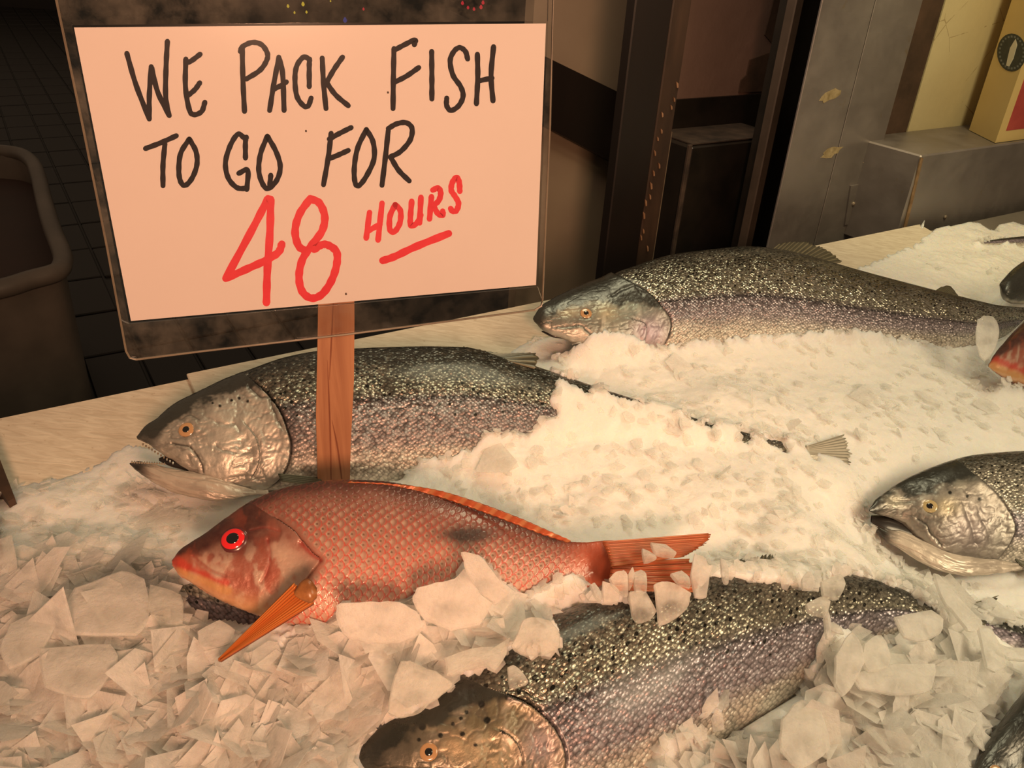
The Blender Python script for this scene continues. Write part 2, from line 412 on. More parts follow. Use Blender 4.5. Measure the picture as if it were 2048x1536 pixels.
# steel sill
def slab_px(poly, d, th):
    P = [wall(x, y, d) for x, y in poly]; return prism(P, fy*th)
sill = thing('steel_sill', wall(1900, 400, .02)*[1, 1, 0]+[0, 0, ZS-.10], 'stainless steel box ledge with screws below the cream wall', 'ledge')
a = wall(1843, 311, .02); zlow = wall(1806, 461, .02)[2]
s0 = (a-EDGE_W) @ e; base = EDGE_W.copy(); base[2] = 0
c = base+e*(s0+.6)+fy*(.02+D2)/2; c[2] = (ZS+zlow-.04)/2
child('ledge_box', mesh('b', *box(c, .6, (D2-.02)/2, (ZS-zlow+.04)/2, bev=.0025)), M_steel, sill)
def screw(p, r_=.004):
    nrm = -fy; V, F = tube([p, p+nrm*.0015, p+nrm*.0028], [r_, r_*.95, r_*.5], 10)
    c2 = p+nrm*.0030
    return join([(V, F), box(c2, r_*.6, .0004, r_*.12), box(c2, r_*.12, .0004, r_*.6)])
for (x, y) in ((1890, 434), (2128, 402)): child('screw', mesh('s', *screw(wall(x, y, .0195))), M_screw, sill)
M_dirtyedge = simple('rusty_edge', (.12, .07, .03), (.30, .19, .10), 60, .7)
child('folded_edge', mesh('f', *slab_px([(1842, 316), (1847, 316), (1812, 461), (1806, 461)], .0185, .002)), M_dirtyedge, sill)

# steel post: two sheets, a seam, bracket
post = thing('steel_post', wall(1660, 300, D1)*[1, 1, 0], 'tall stainless steel post with a vertical seam and stuck tape scraps', 'post')
child('steel_sheet', mesh('p', *vbox(1592, 240, 1690.2, 240, .3, 2.4, D1, .004, .0008)), M_steel, post)
child('steel_sheet', mesh('p', *vbox(1691.6, 240, 1779, 240, .3, 2.4, D1, .004, .0008)), M_steel, post)
child('filler', mesh('p', *vbox(1640, 240, 1776, 240, .3, 2.4, D1+.005, .03)), M_black, post)
M_tape = simple('old_tape', (.20, .15, .07), (.42, .34, .20), 90, .7)
for (cx, cy, wx, wy, an) in ((1660, 190, 26, 9, -.5), (1663, 305, 24, 8, -.45)):
    P = []
    for k in range(14):
        tt = 2*math.pi*k/14; rx = wx*(.7+.5*random.random()); ry = wy*(.6+.7*random.random())
        x = rx*math.cos(tt); y = ry*math.sin(tt)
        P.append((cx+x*math.cos(an)-y*math.sin(an), cy+x*math.sin(an)+y*math.cos(an)))
    child('tape_scrap', mesh('t', *slab_px(P, D1-.0006, .0005)), M_tape, post)
br = child('bracket', mesh('b', *join([slab_px([(1702, 372), (1742, 366), (1728, 445), (1690, 450)], D1-.003, .003),
     slab_px([(1737, 366), (1763, 376), (1746, 452), (1718, 444)], D1-.016, .013)])), M_steel, post)
for (x, y) in ((1707, 408), (1741, 406)): sub('screw', mesh('s', *screw(wall(x, y, D1-.003 if x < 1720 else D1-.016), .0045)), M_screw, br)
child('screw', mesh('s', *screw(wall(1728, 325, D1), .003)), M_screw, post)

# dark channel beside it
ch = thing('metal_channel', wall(1540, 300, D1)*[1, 1, 0]+fy*.1, 'thin dark metal channel rail left of the steel post', 'rail')
child('rail', mesh('r', *vbox(1543, 240, 1558, 240, .3, 2.4, D1+.10, .02, .002)), simple('dark_rail', (.045, .032, .024), (.08, .058, .043), 12, .5), ch)
child('rail_back', mesh('r', *vbox(1530, 240, 1606, 240, .3, 2.4, D1+.13, .02)), M_black, ch)

# black appliance with a dusty ledge, peeling plaster panel above it
DB = .30
cab = thing('black_cabinet', wall(1430, 500, DB)*[1, 1, 0], 'black steel cabinet with a dusty top ledge beside the dark wooden post', 'cabinet')
zt = wall(1382, 291, DB)[2]; DD = .11
child('cabinet_body', mesh('c', *vbox(1382, 291, 1560, 291, .0, zt, DB, DD, .006)), M_black, cab)
M_dust = simple('dusty_top', (.018, .012, .009), (.075, .05, .036), 30, .8)
child('dusty_top', mesh('c', *vbox(1384, 291, 1558, 291, zt, zt+.002, DB+.002, DD-.004)), M_dust, cab)
child('edge_bead', mesh('c', *vbox(1379, 291, 1386, 291, .0, zt+.002, DB-.004, .006, .001)), M_dust, cab)
zb = wall(1450, 193, DB+DD)[2]
child('backsplash', mesh('c', *vbox(1345, 240, 1600, 240, zt-.02, zb, DB+DD, .02)), M_black, cab)
pp = link('wall_panel', mesh('wall_panel', *vbox(1345, 100, 1610, 100, zb-.005, 2.4, DB+DD+.006, .03)), M_pink); pp.name = 'trim_2'; tag(pp, kind='structure')
peel = [(1548, 0), (1530, 70), (1545, 88), (1540, 105), (1500, 120), (1494, 150), (1483, 160), (1478, 185), (1640, 178), (1680, -200), (1560, -200)]
o = sub('bare_patch', mesh('bare_patch', *slab_px(peel, DB+DD+.003, .003)), M_grime_shade, pp)
child('strip', mesh('s', *vbox(1313, 420, 1322, 420, 0, zt+.03, DB-.01, .01, .001)), M_strip, cab)

# dark wooden post with worn edge
wp = thing('wooden_post', wall(1260, 500, .27)*[1, 1, 0], 'dark brown wooden post with a chipped edge behind the rear salmon', 'post')
child('post_body', mesh('w', *vbox(1242, 250, 1312, 250, 0, 2.4, .25, .022, .002)), M_darkwood, wp)
child('worn_edge', mesh('w', *vbox(1312.5, 250, 1347, 250, 0, 2.4, .256, .016, .002)), M_brownwood, wp)
M_chip = simple('chipped_paint', (.20, .10, .05), (.40, .24, .14), 70, .7)
for k in range(16):
    y = 170+k*22+random.uniform(-8, 8); x = 1352-(y-250)*.135+random.uniform(-4, 3) if k > 1 else 1350
    x = (1350 if k < 3 else 1330)-(y-250)*.16+random.uniform(-14, 6)
    s = random.uniform(1.5, 3)
    child('paint_chip', mesh('ch', *slab_px([(x-s, y-s*2.5), (x+s*.5, y-s), (x+s*.6, y+s*2.4), (x-s*.4, y+s*3)], .2535, .002)), M_chip, wp)

# beige panels and the dark diagonal board
dg = thing('diagonal_board', wall(1150, 250, .60)*[1, 1, 0]+[0, 0, .5], 'dark wooden board running diagonally across the beige wall', 'board')
child('board_face', mesh('d', *slab_px([(900, 20), (1300, 215), (1300, 365), (900, 150)], .60, .04)), M_darkwood, dg)
bp = link('trim_3', mesh('trim_3', *vbox(1050, 300, 1330, 300, 0, 2.4, .645, .03)), M_beige); tag(bp, kind='structure')
blob = [(1200+10*math.cos(k*.63)*(1 if k < 5 else 1.2), 465+22*math.sin(k*.63)) for k in range(10)]

# cardboard box with round emblem on the sill
q = [level(1938, 260, ZS+.001), level(1990, 286, ZS+.001)]; q.append(q[1]+e*.16+fy*.0); q.append(q[0]+e*.16)
M_card = simple('yellow_card', (.66, .49, .20), (.74, .56, .25), 6, .5, bump=.05)
M_ink = simple('blue_black_ink', (.02, .03, .035), (.035, .045, .05), 80, .5)
M_white = simple('white_ink', (.75, .72, .6), (.8, .76, .64), 20, .5); M_redink = simple('red_ink', (.40, .05, .05), (.52, .09, .07), 30, .5)
cb = thing('carton', q[1], 'yellow cardboard carton with a round black emblem on the steel ledge', 'box')
child('carton_body', mesh('c', *prism(q, zz*.34)), M_card, cb)
side = q[1]-q[0]; sl = np.linalg.norm(side); su = side/sl; nn = np.cross(su, zz); nn = nn if nn @ (CAM-q[0]) > 0 else -nn
def onside(x, y, off):
    R = ray(x, y); return CAM+R*(((q[0]-CAM) @ nn+off)/(R @ nn))
def disc(cx, cy, rx, ry, off, n=28): return [onside(cx+rx*math.cos(k*2*math.pi/n), cy+ry*math.sin(k*2*math.pi/n), off) for k in range(n)]
em = child('emblem', mesh('e', *prism(disc(2023, 105, 29, 38, .0006), -nn*.0005)), M_ink, cb)
sub('emblem_figure', mesh('e', *prism([onside(x, y, .0010) for x, y in ((2031, 78), (2034, 90), (2026, 118), (2018, 133), (2012, 131), (2016, 112), (2020, 96), (2027, 84))], -nn*.0004)), M_white, em)
for k in range(24):
    a1 = k*math.pi/12; cx, cy = 2023+24*math.cos(a1), 105+32*math.sin(a1)
    sub('emblem_mark', mesh('e', *prism([onside(cx-1.6, cy-2, .0010), onside(cx+1.6, cy-2, .0010), onside(cx+1.6, cy+2, .0010), onside(cx-1.6, cy+2, .0010)], -nn*.0003)), simple('grey_ink', (.15, .17, .17), (.2, .22, .22), 30) if k == 0 else bpy.data.materials['grey_ink'], em)
def onfront(s, z): return q[1]-fy*.0005+e*s+zz*z
child('printed_picture', mesh('r', *prism([onfront(*p) for p in ((.022, .02), (.15, .02), (.15, .16), (.022, .16))], fy*.0004)), M_redink, cb)

# grey bin on the floor to the left
ZB = .62
rim = [(-190, 300), (-60, 300), (30, 306), (62, 322), (76, 350), (88, 400), (104, 455), (122, 500), (126, 525), (112, 545), (60, 560), (0, 578), (-120, 600), (-230, 600)]
RP = catmull([level(x, y, ZB) for x, y in rim], 4); cen = RP.mean(0)
M_bin = simple('grey_plastic', (.09, .078, .066), (.13, .11, .092), 9, .5, bump=.1)
M_inside = simple('brown_contents', (.022, .008, .005), (.035, .013, .008), 5, .7)
bn = thing('bin', cen*[1, 1, 0], 'grey plastic bin with a rounded rim standing on the dark tiled floor', 'bin')
child('bin_rim', mesh('r', *tube(list(RP)+[RP[0]], .021, 10), smooth=True), M_bin, bn)
nb = len(RP); Vb = []; Fb = []
for z_, s_ in ((ZB, 1.0), (ZB-.05, .985), (ZB-.3, .94), (.01, .88)):
    for p in RP: Vb.append(cen*[1, 1, 0]+(p-cen)*[s_, s_, 0]+[0, 0, z_])
for z_, s_ in ((.02, .86), (ZB-.12, .93), (ZB-.001, .97)):
    for p in RP: Vb.append(cen*[1, 1, 0]+(p-cen)*[s_, s_, 0]+[0, 0, z_])
for j in range(6):
    for k in range(nb): Fb.append((j*nb+k, j*nb+(k+1) % nb, (j+1)*nb+(k+1) % nb, (j+1)*nb+k))
child('bin_wall', mesh('w', Vb, Fb, smooth=True), M_bin, bn)
tp = [cen*[1, 1, 0]+(p-cen)*[.90, .90, 0]+[0, 0, ZB-.07] for p in RP]
child('bin_contents', mesh('c', *prism(tp, np.array([0, 0, -.3]))), M_inside, bn)

# ------------------------------------------------------------------ the display table
M_tray = simple('tray_steel', (.28, .26, .22), (.36, .33, .28), 10, .45, .6)
M_board = NT('embossed_white_board'); t = M_board; v = t.coord()
mp = t.n('Mapping', Vector=v, Rotation=(0, 0, -math.atan2(e[1], e[0])), Scale=(45, 210, 45)).outputs[0]
n = t.noise(mp, 1.0, 3, .55, .8); n3 = t.noise(v, 220, 3); sp = t.ramp(t.noise(v, 150, 2), [(.71, (0, 0, 0)), (.75, (1, 1, 1))])
col = t.mix(t.ramp(n, [(.35, (0, 0, 0)), (.65, (1, 1, 1))]), (.60, .52, .41), (.74, .67, .55)); col = t.mix(t.math('MULTIPLY', sp, .4), col, (.35, .24, .15))
M_board = t.done(t.pbr(col, .45, 0, t.bump(n, .5, .0012)))
X0, X1 = -.75, 1.75
TE = tab(900, 835-.2065*900, 0); YE = TE[1]
table = thing('display_table', t2w((.3, .1, -.04))*[1, 1, 0], 'sloping fish display table with white boards along its back edge', 'table')
def tbox(x0, x1, y0, y1, z0, z1, bev=0): return box(t2w(((x0+x1)/2, (y0+y1)/2, (z0+z1)/2)), (x1-x0)/2, (y1-y0)/2, (z1-z0)/2, ax=(TX, TY, TZ), bev=bev)
child('tabletop', mesh('t', *tbox(X0, X1, -.62, YE-.004, -.040, -.006, .003)), M_tray, table)
for (x, y) in ((X0+.05, -.57), (X1-.05, -.57), (X0+.05, YE-.06), (X1-.05, YE-.06)):
    p = t2w((x, y, -.04)); c = p.copy(); c[2] = p[2]/2
    child('leg', mesh('l', *box(c, .02, .02, p[2]/2, bev=.003)), M_tray, table)
xs = tab(373, 752, 0)[0]; xe = tab(1842, 455, 0)[0]
child('back_board', mesh('b1', *tbox(X0, xe, YE-.30, YE, -.0058, 0.0, .001)), M_board, table)
child('back_board', mesh('b2', *tbox(xs, xe-.001, YE-.20, YE+.004, .0002, .0042, .001)), M_board, table)

# dark wooden stakes at the left edge of the ice
M_stake = simple('stained_stake', (.035, .017, .008), (.10, .05, .025), 30, .6, stretch=(1, 1, .2))
def stake(name, pxpoly, z0, z1, label):
    P = [t2w(tab(x, y, (z0+z1)/2)) for x, y in pxpoly]; c = np.mean(P, 0)
    o = thing(name, c, label, 'stake'); child('stake_body', mesh('s', *prism([p+TZ*(z1-z0)/2 for p in P], -TZ*(z1-z0))), M_stake, o)
stake('wooden_stake', [(-60, 880), (-14, 885), (36, 1014), (22, 1022), (8, 1000), (-60, 960)], .0, .022, 'dark stained wooden stake end at the left edge of the bare board')
stake('wooden_stake', [(-60, 1005), (-12, 1020), (20, 1150), (18, 1190), (4, 1200), (-60, 1130)], .015, .04, 'dark wooden stake half buried at the left edge of the ice')

# ------------------------------------------------------------------ sign
r1 = ray(7575, -8); r2 = ray(937, 4070); r1 /= np.linalg.norm(r1); r2 /= np.linalg.norm(r2)
SN = np.cross(r1, r2); SN /= np.linalg.norm(SN)
SB = t2w(tab(671, 1000, .03))
if SN @ (CAM-SB) < 0: SN = -SN
def onsign(x, y, off=0.0):
    R = ray(x, y); return CAM+R*(((SB-CAM) @ SN+off)/(R @ SN))
M_paper = simple('white_card', (.80, .74, .72), (.84, .78, .76), 5, .65, bump=.03)
M_marker = simple('black_marker', (.006, .004, .008), (.011, .007, .014), 60, .75, bump=0)
M_redmk = simple('red_marker', (.74, .022, .045), (.86, .05, .075), 45, .45, bump=0)
t = NT('plastic_sleeve'); v = t.coord(); lw = t.n('Fresnel', IOR=1.45).outputs[0]
n1 = t.noise(v, 38, 6, .7); n2 = t.noise(v, 7, 3, .5)
dust = t.math('MULTIPLY', t.ramp(n1, [(.38, (0, 0, 0)), (.75, (.62, .62, .62))]), t.ramp(n2, [(.35, (.2,)*3), (.7, (1, 1, 1))]))
cl = t.n('BsdfTransparent', Color=(.97, .97, .96, 1)).outputs[0]; gl = t.n('BsdfGlossy', Color=(1, 1, 1, 1), Roughness=.06).outputs[0]
df = t.n('BsdfDiffuse', Color=(.55, .50, .42, 1)).outputs[0]
s = t.n('MixShader', Fac=lw, i1=cl, i2=gl).outputs[0]
M_sleeve = t.done(t.n('MixShader', Fac=t.math('MULTIPLY', dust, .24), i1=s, i2=df).outputs[0])
t = NT('clear_film'); lw = t.n('Fresnel', IOR=1.35).outputs[0]
M_film = t.done(t.n('MixShader', Fac=lw, i1=t.n('BsdfTransparent', Color=(1, 1, 1, 1)).outputs[0], i2=t.n('BsdfGlossy', Color=(1, 1, 1, 1), Roughness=.15).outputs[0]).outputs[0])
M_edge = simple('sleeve_edge', (.14, .11, .08), (.22, .18, .13), 30, .3)
sign = thing('fish_sign', t2w(tab(671, 1000, .03)), 'handwritten card in a clear plastic sleeve on a wooden stick among the fish', 'sign')
paper = [(148, 55), (1092, 47), (1072, 570), (262, 642)]
cardo = child('card', mesh('c', *prism([onsign(x, y, .0) for x, y in paper], -SN*.0006)), M_paper, sign)
def ribbon(pts, wpx, off, wob=.06):
    C = catmull(pts, 8); n = len(C); V = []; F = []
    for i in range(n):
        tg = C[min(i+1, n-1)]-C[max(i-1, 0)]; tg = tg/(np.linalg.norm(tg)+1e-9); nr = np.array([-tg[1], tg[0]])
        ww = wpx/2*(1+wob*math.sin(i*1.3+pts[0][0]))
        V.append(onsign(*(C[i]-nr*ww), off)); V.append(onsign(*(C[i]+nr*ww), off))
    F += [(2*i, 2*i+1, 2*i+3, 2*i+2) for i in range(n-1)]
    for cpt, kk in ((C[0], 0), (C[-1], 1)):
        b = len(V)
        for q_ in range(12): V.append(onsign(cpt[0]+wpx*.48*math.cos(q_*math.pi/6), cpt[1]+wpx*.48*math.sin(q_*math.pi/6), off+.00002))
        F.append(tuple(range(b, b+12)))
    return V, F
def strokes(L, cx, cy, sc, wpx, mat, name):
    off = .0002; parts = []
    for s_ in L:
        parts.append(ribbon([(cx+x/sc, cy+y/sc) for x, y in s_], wpx, off)); off += .00001
    V, F = join(parts); me = mesh(name, V, F); me.flip_normals() if False else None
    sub(name, me, mat, cardo)
K = (230, 40, 2.6256, 10.6)
WORDS = {
 'W': [[(62,175),(110,340),(180,520)],[(180,520),(180,400),(190,245)],[(192,250),(225,380),(285,502)],[(275,112),(268,250),(266,400),(283,500)]],
 'E': [[(372,205),(370,350),(390,470),(415,497),(455,480),(472,432)],[(372,225),(400,215),(447,180)],[(385,395),(420,365),(445,330)]],
 'P': [[(668,150),(672,320),(680,480)],[(658,165),(670,140),(720,118),(770,130),(800,175),(795,215),(760,265),(690,310)]],
 'A': [[(812,475),(835,330),(860,200)],[(860,195),(880,280),(888,475)],[(830,365),(870,345),(900,325)]],
 'C': [[(1020,350),(1020,240),(1022,205)],[(1020,205),(990,195),(955,240),(945,310),(955,400),(990,450),(1015,450),(1030,410)]],
 'K': [[(1088,200),(1095,330),(1108,465)],[(1195,195),(1150,260),(1110,330)],[(1115,335),(1160,395),(1225,450)]],
 'F': [[(1465,150),(1462,300),(1460,465)],[(1465,160),(1520,130),(1575,105),(1572,130)],[(1462,330),(1530,295),(1595,250)]],
 'I': [[(1663,165),(1664,300),(1664,415)]],
 'S': [[(1852,205),(1840,165),(1810,145),(1780,165),(1760,215),(1775,290),(1815,350),(1828,400),(1805,450),(1765,475),(1742,450),(1742,410)]],
 'H': [[(1903,180),(1905,300),(1898,440)],[(1988,140),(1975,290),(1985,425)],[(1908,320),(1980,305)]],
 'T': [[(160,675),(240,645),(322,608)],[(262,650),(252,760),(252,870)]],
 'O': [[(390,625),(345,700),(335,790),(345,850),(370,868),(405,830),(430,760),(425,690),(390,625)]],
 'G': [[(685,725),(685,640),(690,615)],[(680,620),(645,600),(605,660),(580,750),(595,830),(640,880),(690,885)],[(650,805),(697,790),(692,890)]],
 'O2': [[(800,610),(765,700),(755,790),(775,860),(805,885),(850,840),(868,770),(845,690),(800,610)],[(818,815),(812,880)]],
 'F2': [[(1135,595),(1120,720),(1095,865)],[(1125,625),(1180,595),(1240,565)],[(1120,730),(1170,710),(1225,685)]],
 'O3': [[(1320,575),(1275,670),(1257,770),(1260,850),(1280,870),(1320,820),(1360,730),(1355,640),(1320,575)]],
 'R': [[(1435,580),(1420,720),(1402,868)],[(1435,570),(1480,545),(1530,540),(1560,570),(1550,630),(1500,690),(1445,720)],[(1450,725),(1490,790),(1545,845)]]}
for k, L in WORDS.items(): strokes(L, K[0], K[1], K[2], K[3], M_marker, 'black_letter')
K = (420, 330, 3.7926)
NUM = [[[(440,255),(330,470),(120,860)],[(120,860),(300,780),(440,715),(520,660),(545,600)],[(460,260),(455,500),(435,800),(428,1045)]],
 [[(760,255),(680,370),(645,500),(670,610),(720,650)],[(760,255),(830,290),(870,390),(850,500),(770,610),(700,720),(675,850),(700,960),(770,1010),(850,980),(920,880),(960,760),(960,660),(900,610),(850,605),(790,640)]]]
for L in NUM: strokes(L, *K, 15.5, M_redmk, 'red_numeral')
HRS = [[[(1210,360),(1185,555)],[(1305,290),(1275,570)],[(1200,500),(1290,450)]],
 [[(1405,300),(1365,390),(1365,490),(1400,505),(1440,440),(1445,350),(1405,300)]],
 [[(1530,275),(1520,400),(1525,460),(1570,440),(1600,380)],[(1600,245),(1590,440)]],
 [[(1680,240),(1665,410)],[(1690,190),(1730,175),(1750,210),(1735,270),(1690,310)],[(1695,310),(1730,370),(1765,380),(1765,350)]],
 [[(1895,200),(1890,130),(1870,95),(1840,130),(1830,190),(1860,240),(1885,290),(1870,345),(1840,350),(1825,330)]]]
for L in HRS: strokes(L, *K, 11.5, M_redmk, 'red_letter')
strokes([[(1310,725),(1400,695),(1560,620),(1810,520)]], *K, 15, M_redmk, 'red_underline')
for (x, y) in ((692, 588), (612, 262), (776, 185)):
    sub('speck', mesh('sp', *prism([onsign(x+2.2*math.cos(k), y+2.6*math.sin(k), .0003) for k in range(6)], -SN*.0002)), M_grime_shade, cardo)
# sleeve: outline with rounded lower corners, a clear window over the card and dusty margins
outer = [(100, -60), (1108, -60), (1100, 250), (1092, 430), (1085, 600), (1083, 612), (1070, 620), (700, 668), (400, 703), (272, 719), (260, 716), (252, 702), (215, 500), (165, 250)]
inner = [(143, 50), (1096, 42), (1076, 574), (258, 648)]
film = child('clear_film', mesh('f', *prism([onsign(x, y, .0012) for x, y in inner], -SN*.0004)), M_film, sign)
def strip_poly(P): return prism([onsign(x, y, .0012) for x, y in P], -SN*.0022)
marg = [strip_poly([(258, 648), (1076, 574), (1085, 600), (1083, 612), (1070, 620), (700, 668), (400, 703), (272, 719), (260, 716), (252, 702), (240, 640), (250, 645)]),
        strip_poly([(143, 50), (258, 648), (250, 645), (240, 640), (215, 500), (165, 250), (100, -60), (128, -60)]),
        strip_poly([(1096, 42), (1098, -60), (1108, -60), (1100, 250), (1092, 430), (1085, 600), (1076, 574)]),
        strip_poly([(128, -60), (1098, -60), (1096, 42), (143, 50)])]
sleeve = child('plastic_sleeve', mesh('s', *join(marg)), M_sleeve, sign)
C = np.array([(100, -60), (165, 250), (215, 500), (252, 702), (260, 716), (272, 719), (400, 703), (700, 668), (1070, 620), (1083, 612), (1085, 600), (1092, 430), (1100, 250), (1108, -60), (100, -60)], float)
sub('sleeve_edge', mesh('e', *tube([onsign(x, y, .0003) for x, y in C], .0008, 6)), M_edge, sleeve)
# wooden stick
t = NT('redwood_stick'); v = t.coord()
mp = t.n('Mapping', Vector=v, Scale=(70, 70, 5)).outputs[0]; n = t.noise(mp, 1.0, 4, .6, .6); n2 = t.noise(v, 26, 3)
col = t.mix(t.ramp(n, [(.35, (0, 0, 0)), (.62, (1, 1, 1))]), (.26, .10, .050), (.43, .205, .105)); col = t.mix(t.math('MULTIPLY', n2, .3), col, (.30, .125, .06))
M_stick = t.done(t.pbr(col, .5, 0, t.bump(n, .3, .001)))
st = [(637, 560), (708, 552), (709, 640), (708, 760), (702, 880), (699, 985), (697, 1040), (637, 1040), (636, 985), (632, 830), (635, 700)]
stick = child('stick', mesh('k', *prism([onsign(x, y, -.0016) for x, y in st], -SN*.005)), M_stick, sign)
for P in ([(655, 720), (660, 850), (663, 970)], [(664, 840), (676, 900), (686, 975)], [(668, 570), (663, 680), (659, 760)]):
    C = catmull(P, 5); V = []; F = []
    for i in range(len(C)):
        wv = 1.6*math.sin(math.pi*(i+.5)/len(C)); V += [onsign(C[i][0]-wv, C[i][1], -.0013), onsign(C[i][0]+wv, C[i][1], -.0013)]
    F = [(2*i, 2*i+1, 2*i+3, 2*i+2) for i in range(len(C)-1)]
    sub('grain_line', mesh('g', V, F), simple('dark_grain', (.16, .045, .02), (.22, .07, .03), 40), stick)

# ------------------------------------------------------------------ fish
FISH = []                        # (upper surface samples, visible polygon) used to settle the ice around each fish
def smooth_pl(P, m=6): return [tuple(p) for p in catmull(P, m)]
def loft(st, k, rho, zc, head_px, nvis=165, nhid=22, fine=1.7, coarse=5.0, power=1.0):
    """body between two rails read off the photograph; every station is an ellipse lying in the table's frame,
    half as thick as it is deep (k), rolled by rho so that the flank leans up towards the front of the table"""
    st = np.asarray(st, float); Tp, Bp = st[:, :2], st[:, 2:4]
    mid = (Tp+Bp)/2; S = np.concatenate([[0], np.cumsum(np.hypot(*np.diff(mid, axis=0).T))])
    s = [0.0]
    while s[-1] < S[-1]:
        x = s[-1]; s.append(x+(.5 if x < 3 else fine if x < head_px else min(coarse, fine+(x-head_px)*.05)))
    s = np.minimum(np.array(s), S[-1]); T = hermite(S, Tp, s); B = hermite(S, Bp, s)
    z = np.interp(s, S, [zc]*len(S)) if not hasattr(zc, '__len__') else hermite(S, np.asarray(zc, float)[:, None], s)[:, 0]
    kk = np.interp(s, S, k) if hasattr(k, '__len__') else np.full(len(s), k)
    rh = np.interp(s, S, rho) if hasattr(rho, '__len__') else np.full(len(s), rho)
    Pt = tab(T[:, 0], T[:, 1], z); Pb = tab(B[:, 0], B[:, 1], z)
    M = (Pt+Pb)/2; H = Pt-Pb; L = np.linalg.norm(H, axis=1)+1e-9; d = H/L[:, None]
    # keep section directions even along the fish
    for _ in range(30): d[1:-1] = (d[:-2]+d[1:-1]+d[2:])/3
    d /= np.linalg.norm(d, axis=1)[:, None]
    Zu = np.array([0, 0, 1.0]); W = CT-M; al = np.arctan2(W[:, 2], -(W*d).sum(1))
    a = L/2*np.sin(al)/np.sqrt(np.sin(al+rh)**2+kk**2*np.cos(al+rh)**2); b = kk*a
    D = d*np.cos(rh)[:, None]+Zu*np.sin(rh)[:, None]; Sd = Zu*np.cos(rh)[:, None]-d*np.sin(rh)[:, None]
    th = np.concatenate([np.linspace(0, math.pi, nvis), np.linspace(math.pi, 2*math.pi, nhid+1)[1:-1]])
    ct, sn = np.cos(th), np.sin(th); f = np.sign(ct)*np.abs(ct)**power; g = np.sign(sn)*np.abs(sn)**power
    P = M[:, None]+a[:, None, None]*f[None, :, None]*D[:, None]+b[:, None, None]*g[None, :, None]*Sd[:, None]
    u = np.concatenate([[0], np.cumsum(np.linalg.norm(np.diff(M, axis=0), axis=1))])
    seg = np.linalg.norm(np.diff(P, axis=1), axis=2); wv = np.concatenate([np.zeros((len(s), 1)), np.cumsum(seg, 1)], 1)
    du = np.gradient(P, axis=0); dv = np.roll(P, -1, 1)-np.roll(P, 1, 1); N = np.cross(du, dv)
    N /= np.linalg.norm(N, axis=2)[..., None]+1e-12
    c = P-M[:, None]; sg = np.sign((N*c).sum(2)); N *= sg[..., None]
    mid_w = wv[:, nvis//2][:, None]
    return dict(P=P, N=N, th=th[None]+0*u[:, None], u=u[:, None]+0*th[None], w=wv-mid_w, px=proj(P), nvis=nvis, s=s, S=S, M=M, D=D, Sd=Sd,
                a=a, b=b, t=np.minimum(th, 2*math.pi-th)[None]/math.pi+0*u[:, None])
def split_mesh(G, cls, names, mats, root, col, aux, labels={}):
    n, m = G['P'].shape[:2]; V = t2w(G['P'].reshape(-1, 3)); idx = np.arange(n*m).reshape(n, m)
    i0 = idx[:-1]; i1 = idx[1:]; Q = np.stack([i0, np.roll(i0, -1, 1), np.roll(i1, -1, 1), i1], -1).reshape(-1, 4)
    # outward winding
    q = Q[len(Q)//2]; nr = np.cross(V[q[1]]-V[q[0]], V[q[3]]-V[q[0]])
    if nr @ (G['N'].reshape(-1, 3)[q[0]] @ TM.T) < 0: Q = Q[:, ::-1]
    fc = cls.reshape(-1)[Q].max(1) if cls is not None else np.zeros(len(Q), int)
    suv = np.stack([G['u'], G['w'], 0*G['u']], -1).reshape(-1, 3); col = col.reshape(-1, 4); aux = aux.reshape(-1, 3); out = {}
    for ci, nm in enumerate(names):
        q = Q[fc == ci]
        if not len(q): continue
        used = np.unique(q); re = np.zeros(len(V), int); re[used] = np.arange(len(used))
        me = quads(nm, V[used], re[q]); vcol(me, 'Col', col[used]); vvec(me, 'aux', aux[used]); vvec(me, 'suv', suv[used])
        o = child(nm, me, mats[ci], root)
        if nm in labels: o['label'] = labels[nm]
        out[nm] = o
    return out
def vis_mask(G): return (G['th'] <= math.pi+.01)
def bulge(x, y, cx, cy, rx, ry): return np.exp(-(((x-cx)/rx)**2+((y-cy)/ry)**2))
def eye(root, cx, cy, r, G, iris, socket, squash=.9, pr=.50):
    """eyeball set on the flank under the given picture point"""
    d2 = (G['px'][..., 0]-cx)**2+(G['px'][..., 1]-cy)**2; d2 = np.where(vis_mask(G), d2, 1e12)
    k = np.unravel_index(np.argmin(d2), d2.shape); P = G['P'][k]; N = G['N'][k]
    i, j = k; ux = G['P'][min(i+3, G['P'].shape[0]-1), j]-P; ux -= N*(ux @ N); ux /= np.linalg.norm(ux); uy = np.cross(N, ux)
    rm = r/FPX*np.linalg.norm(P-CT)*.97
    def dome(rad, h, lift, rings=8, seg=28, inner=0.0, flat=1.0):
        V = []; F = []
        for a_ in range(rings+1):
            q = inner+(1-inner)*a_/rings; hh = h*(math.sqrt(max(0, 1-q*q)))*flat
            for s_ in range(seg):
                an = 2*math.pi*s_/seg; V.append(t2w(P+N*(lift+hh)+ux*rad*q*math.cos(an)+uy*rad*q*squash**.5*math.sin(an)))
        for a_ in range(rings):
            for s_ in range(seg): F.append((a_*seg+s_, a_*seg+(s_+1) % seg, (a_+1)*seg+(s_+1) % seg, (a_+1)*seg+s_))
        return V, F
    e1 = child('eye', mesh('eye', *dome(rm*1.38, rm*.50, -rm*.26), smooth=True), socket, root)
    sub('iris', mesh('iris', *dome(rm, rm*.16, rm*.20, inner=.30), smooth=True), iris, e1)
    sub('pupil', mesh('pupil', *dome(rm*pr, rm*.16, rm*.27), smooth=True), M_pupil, e1)
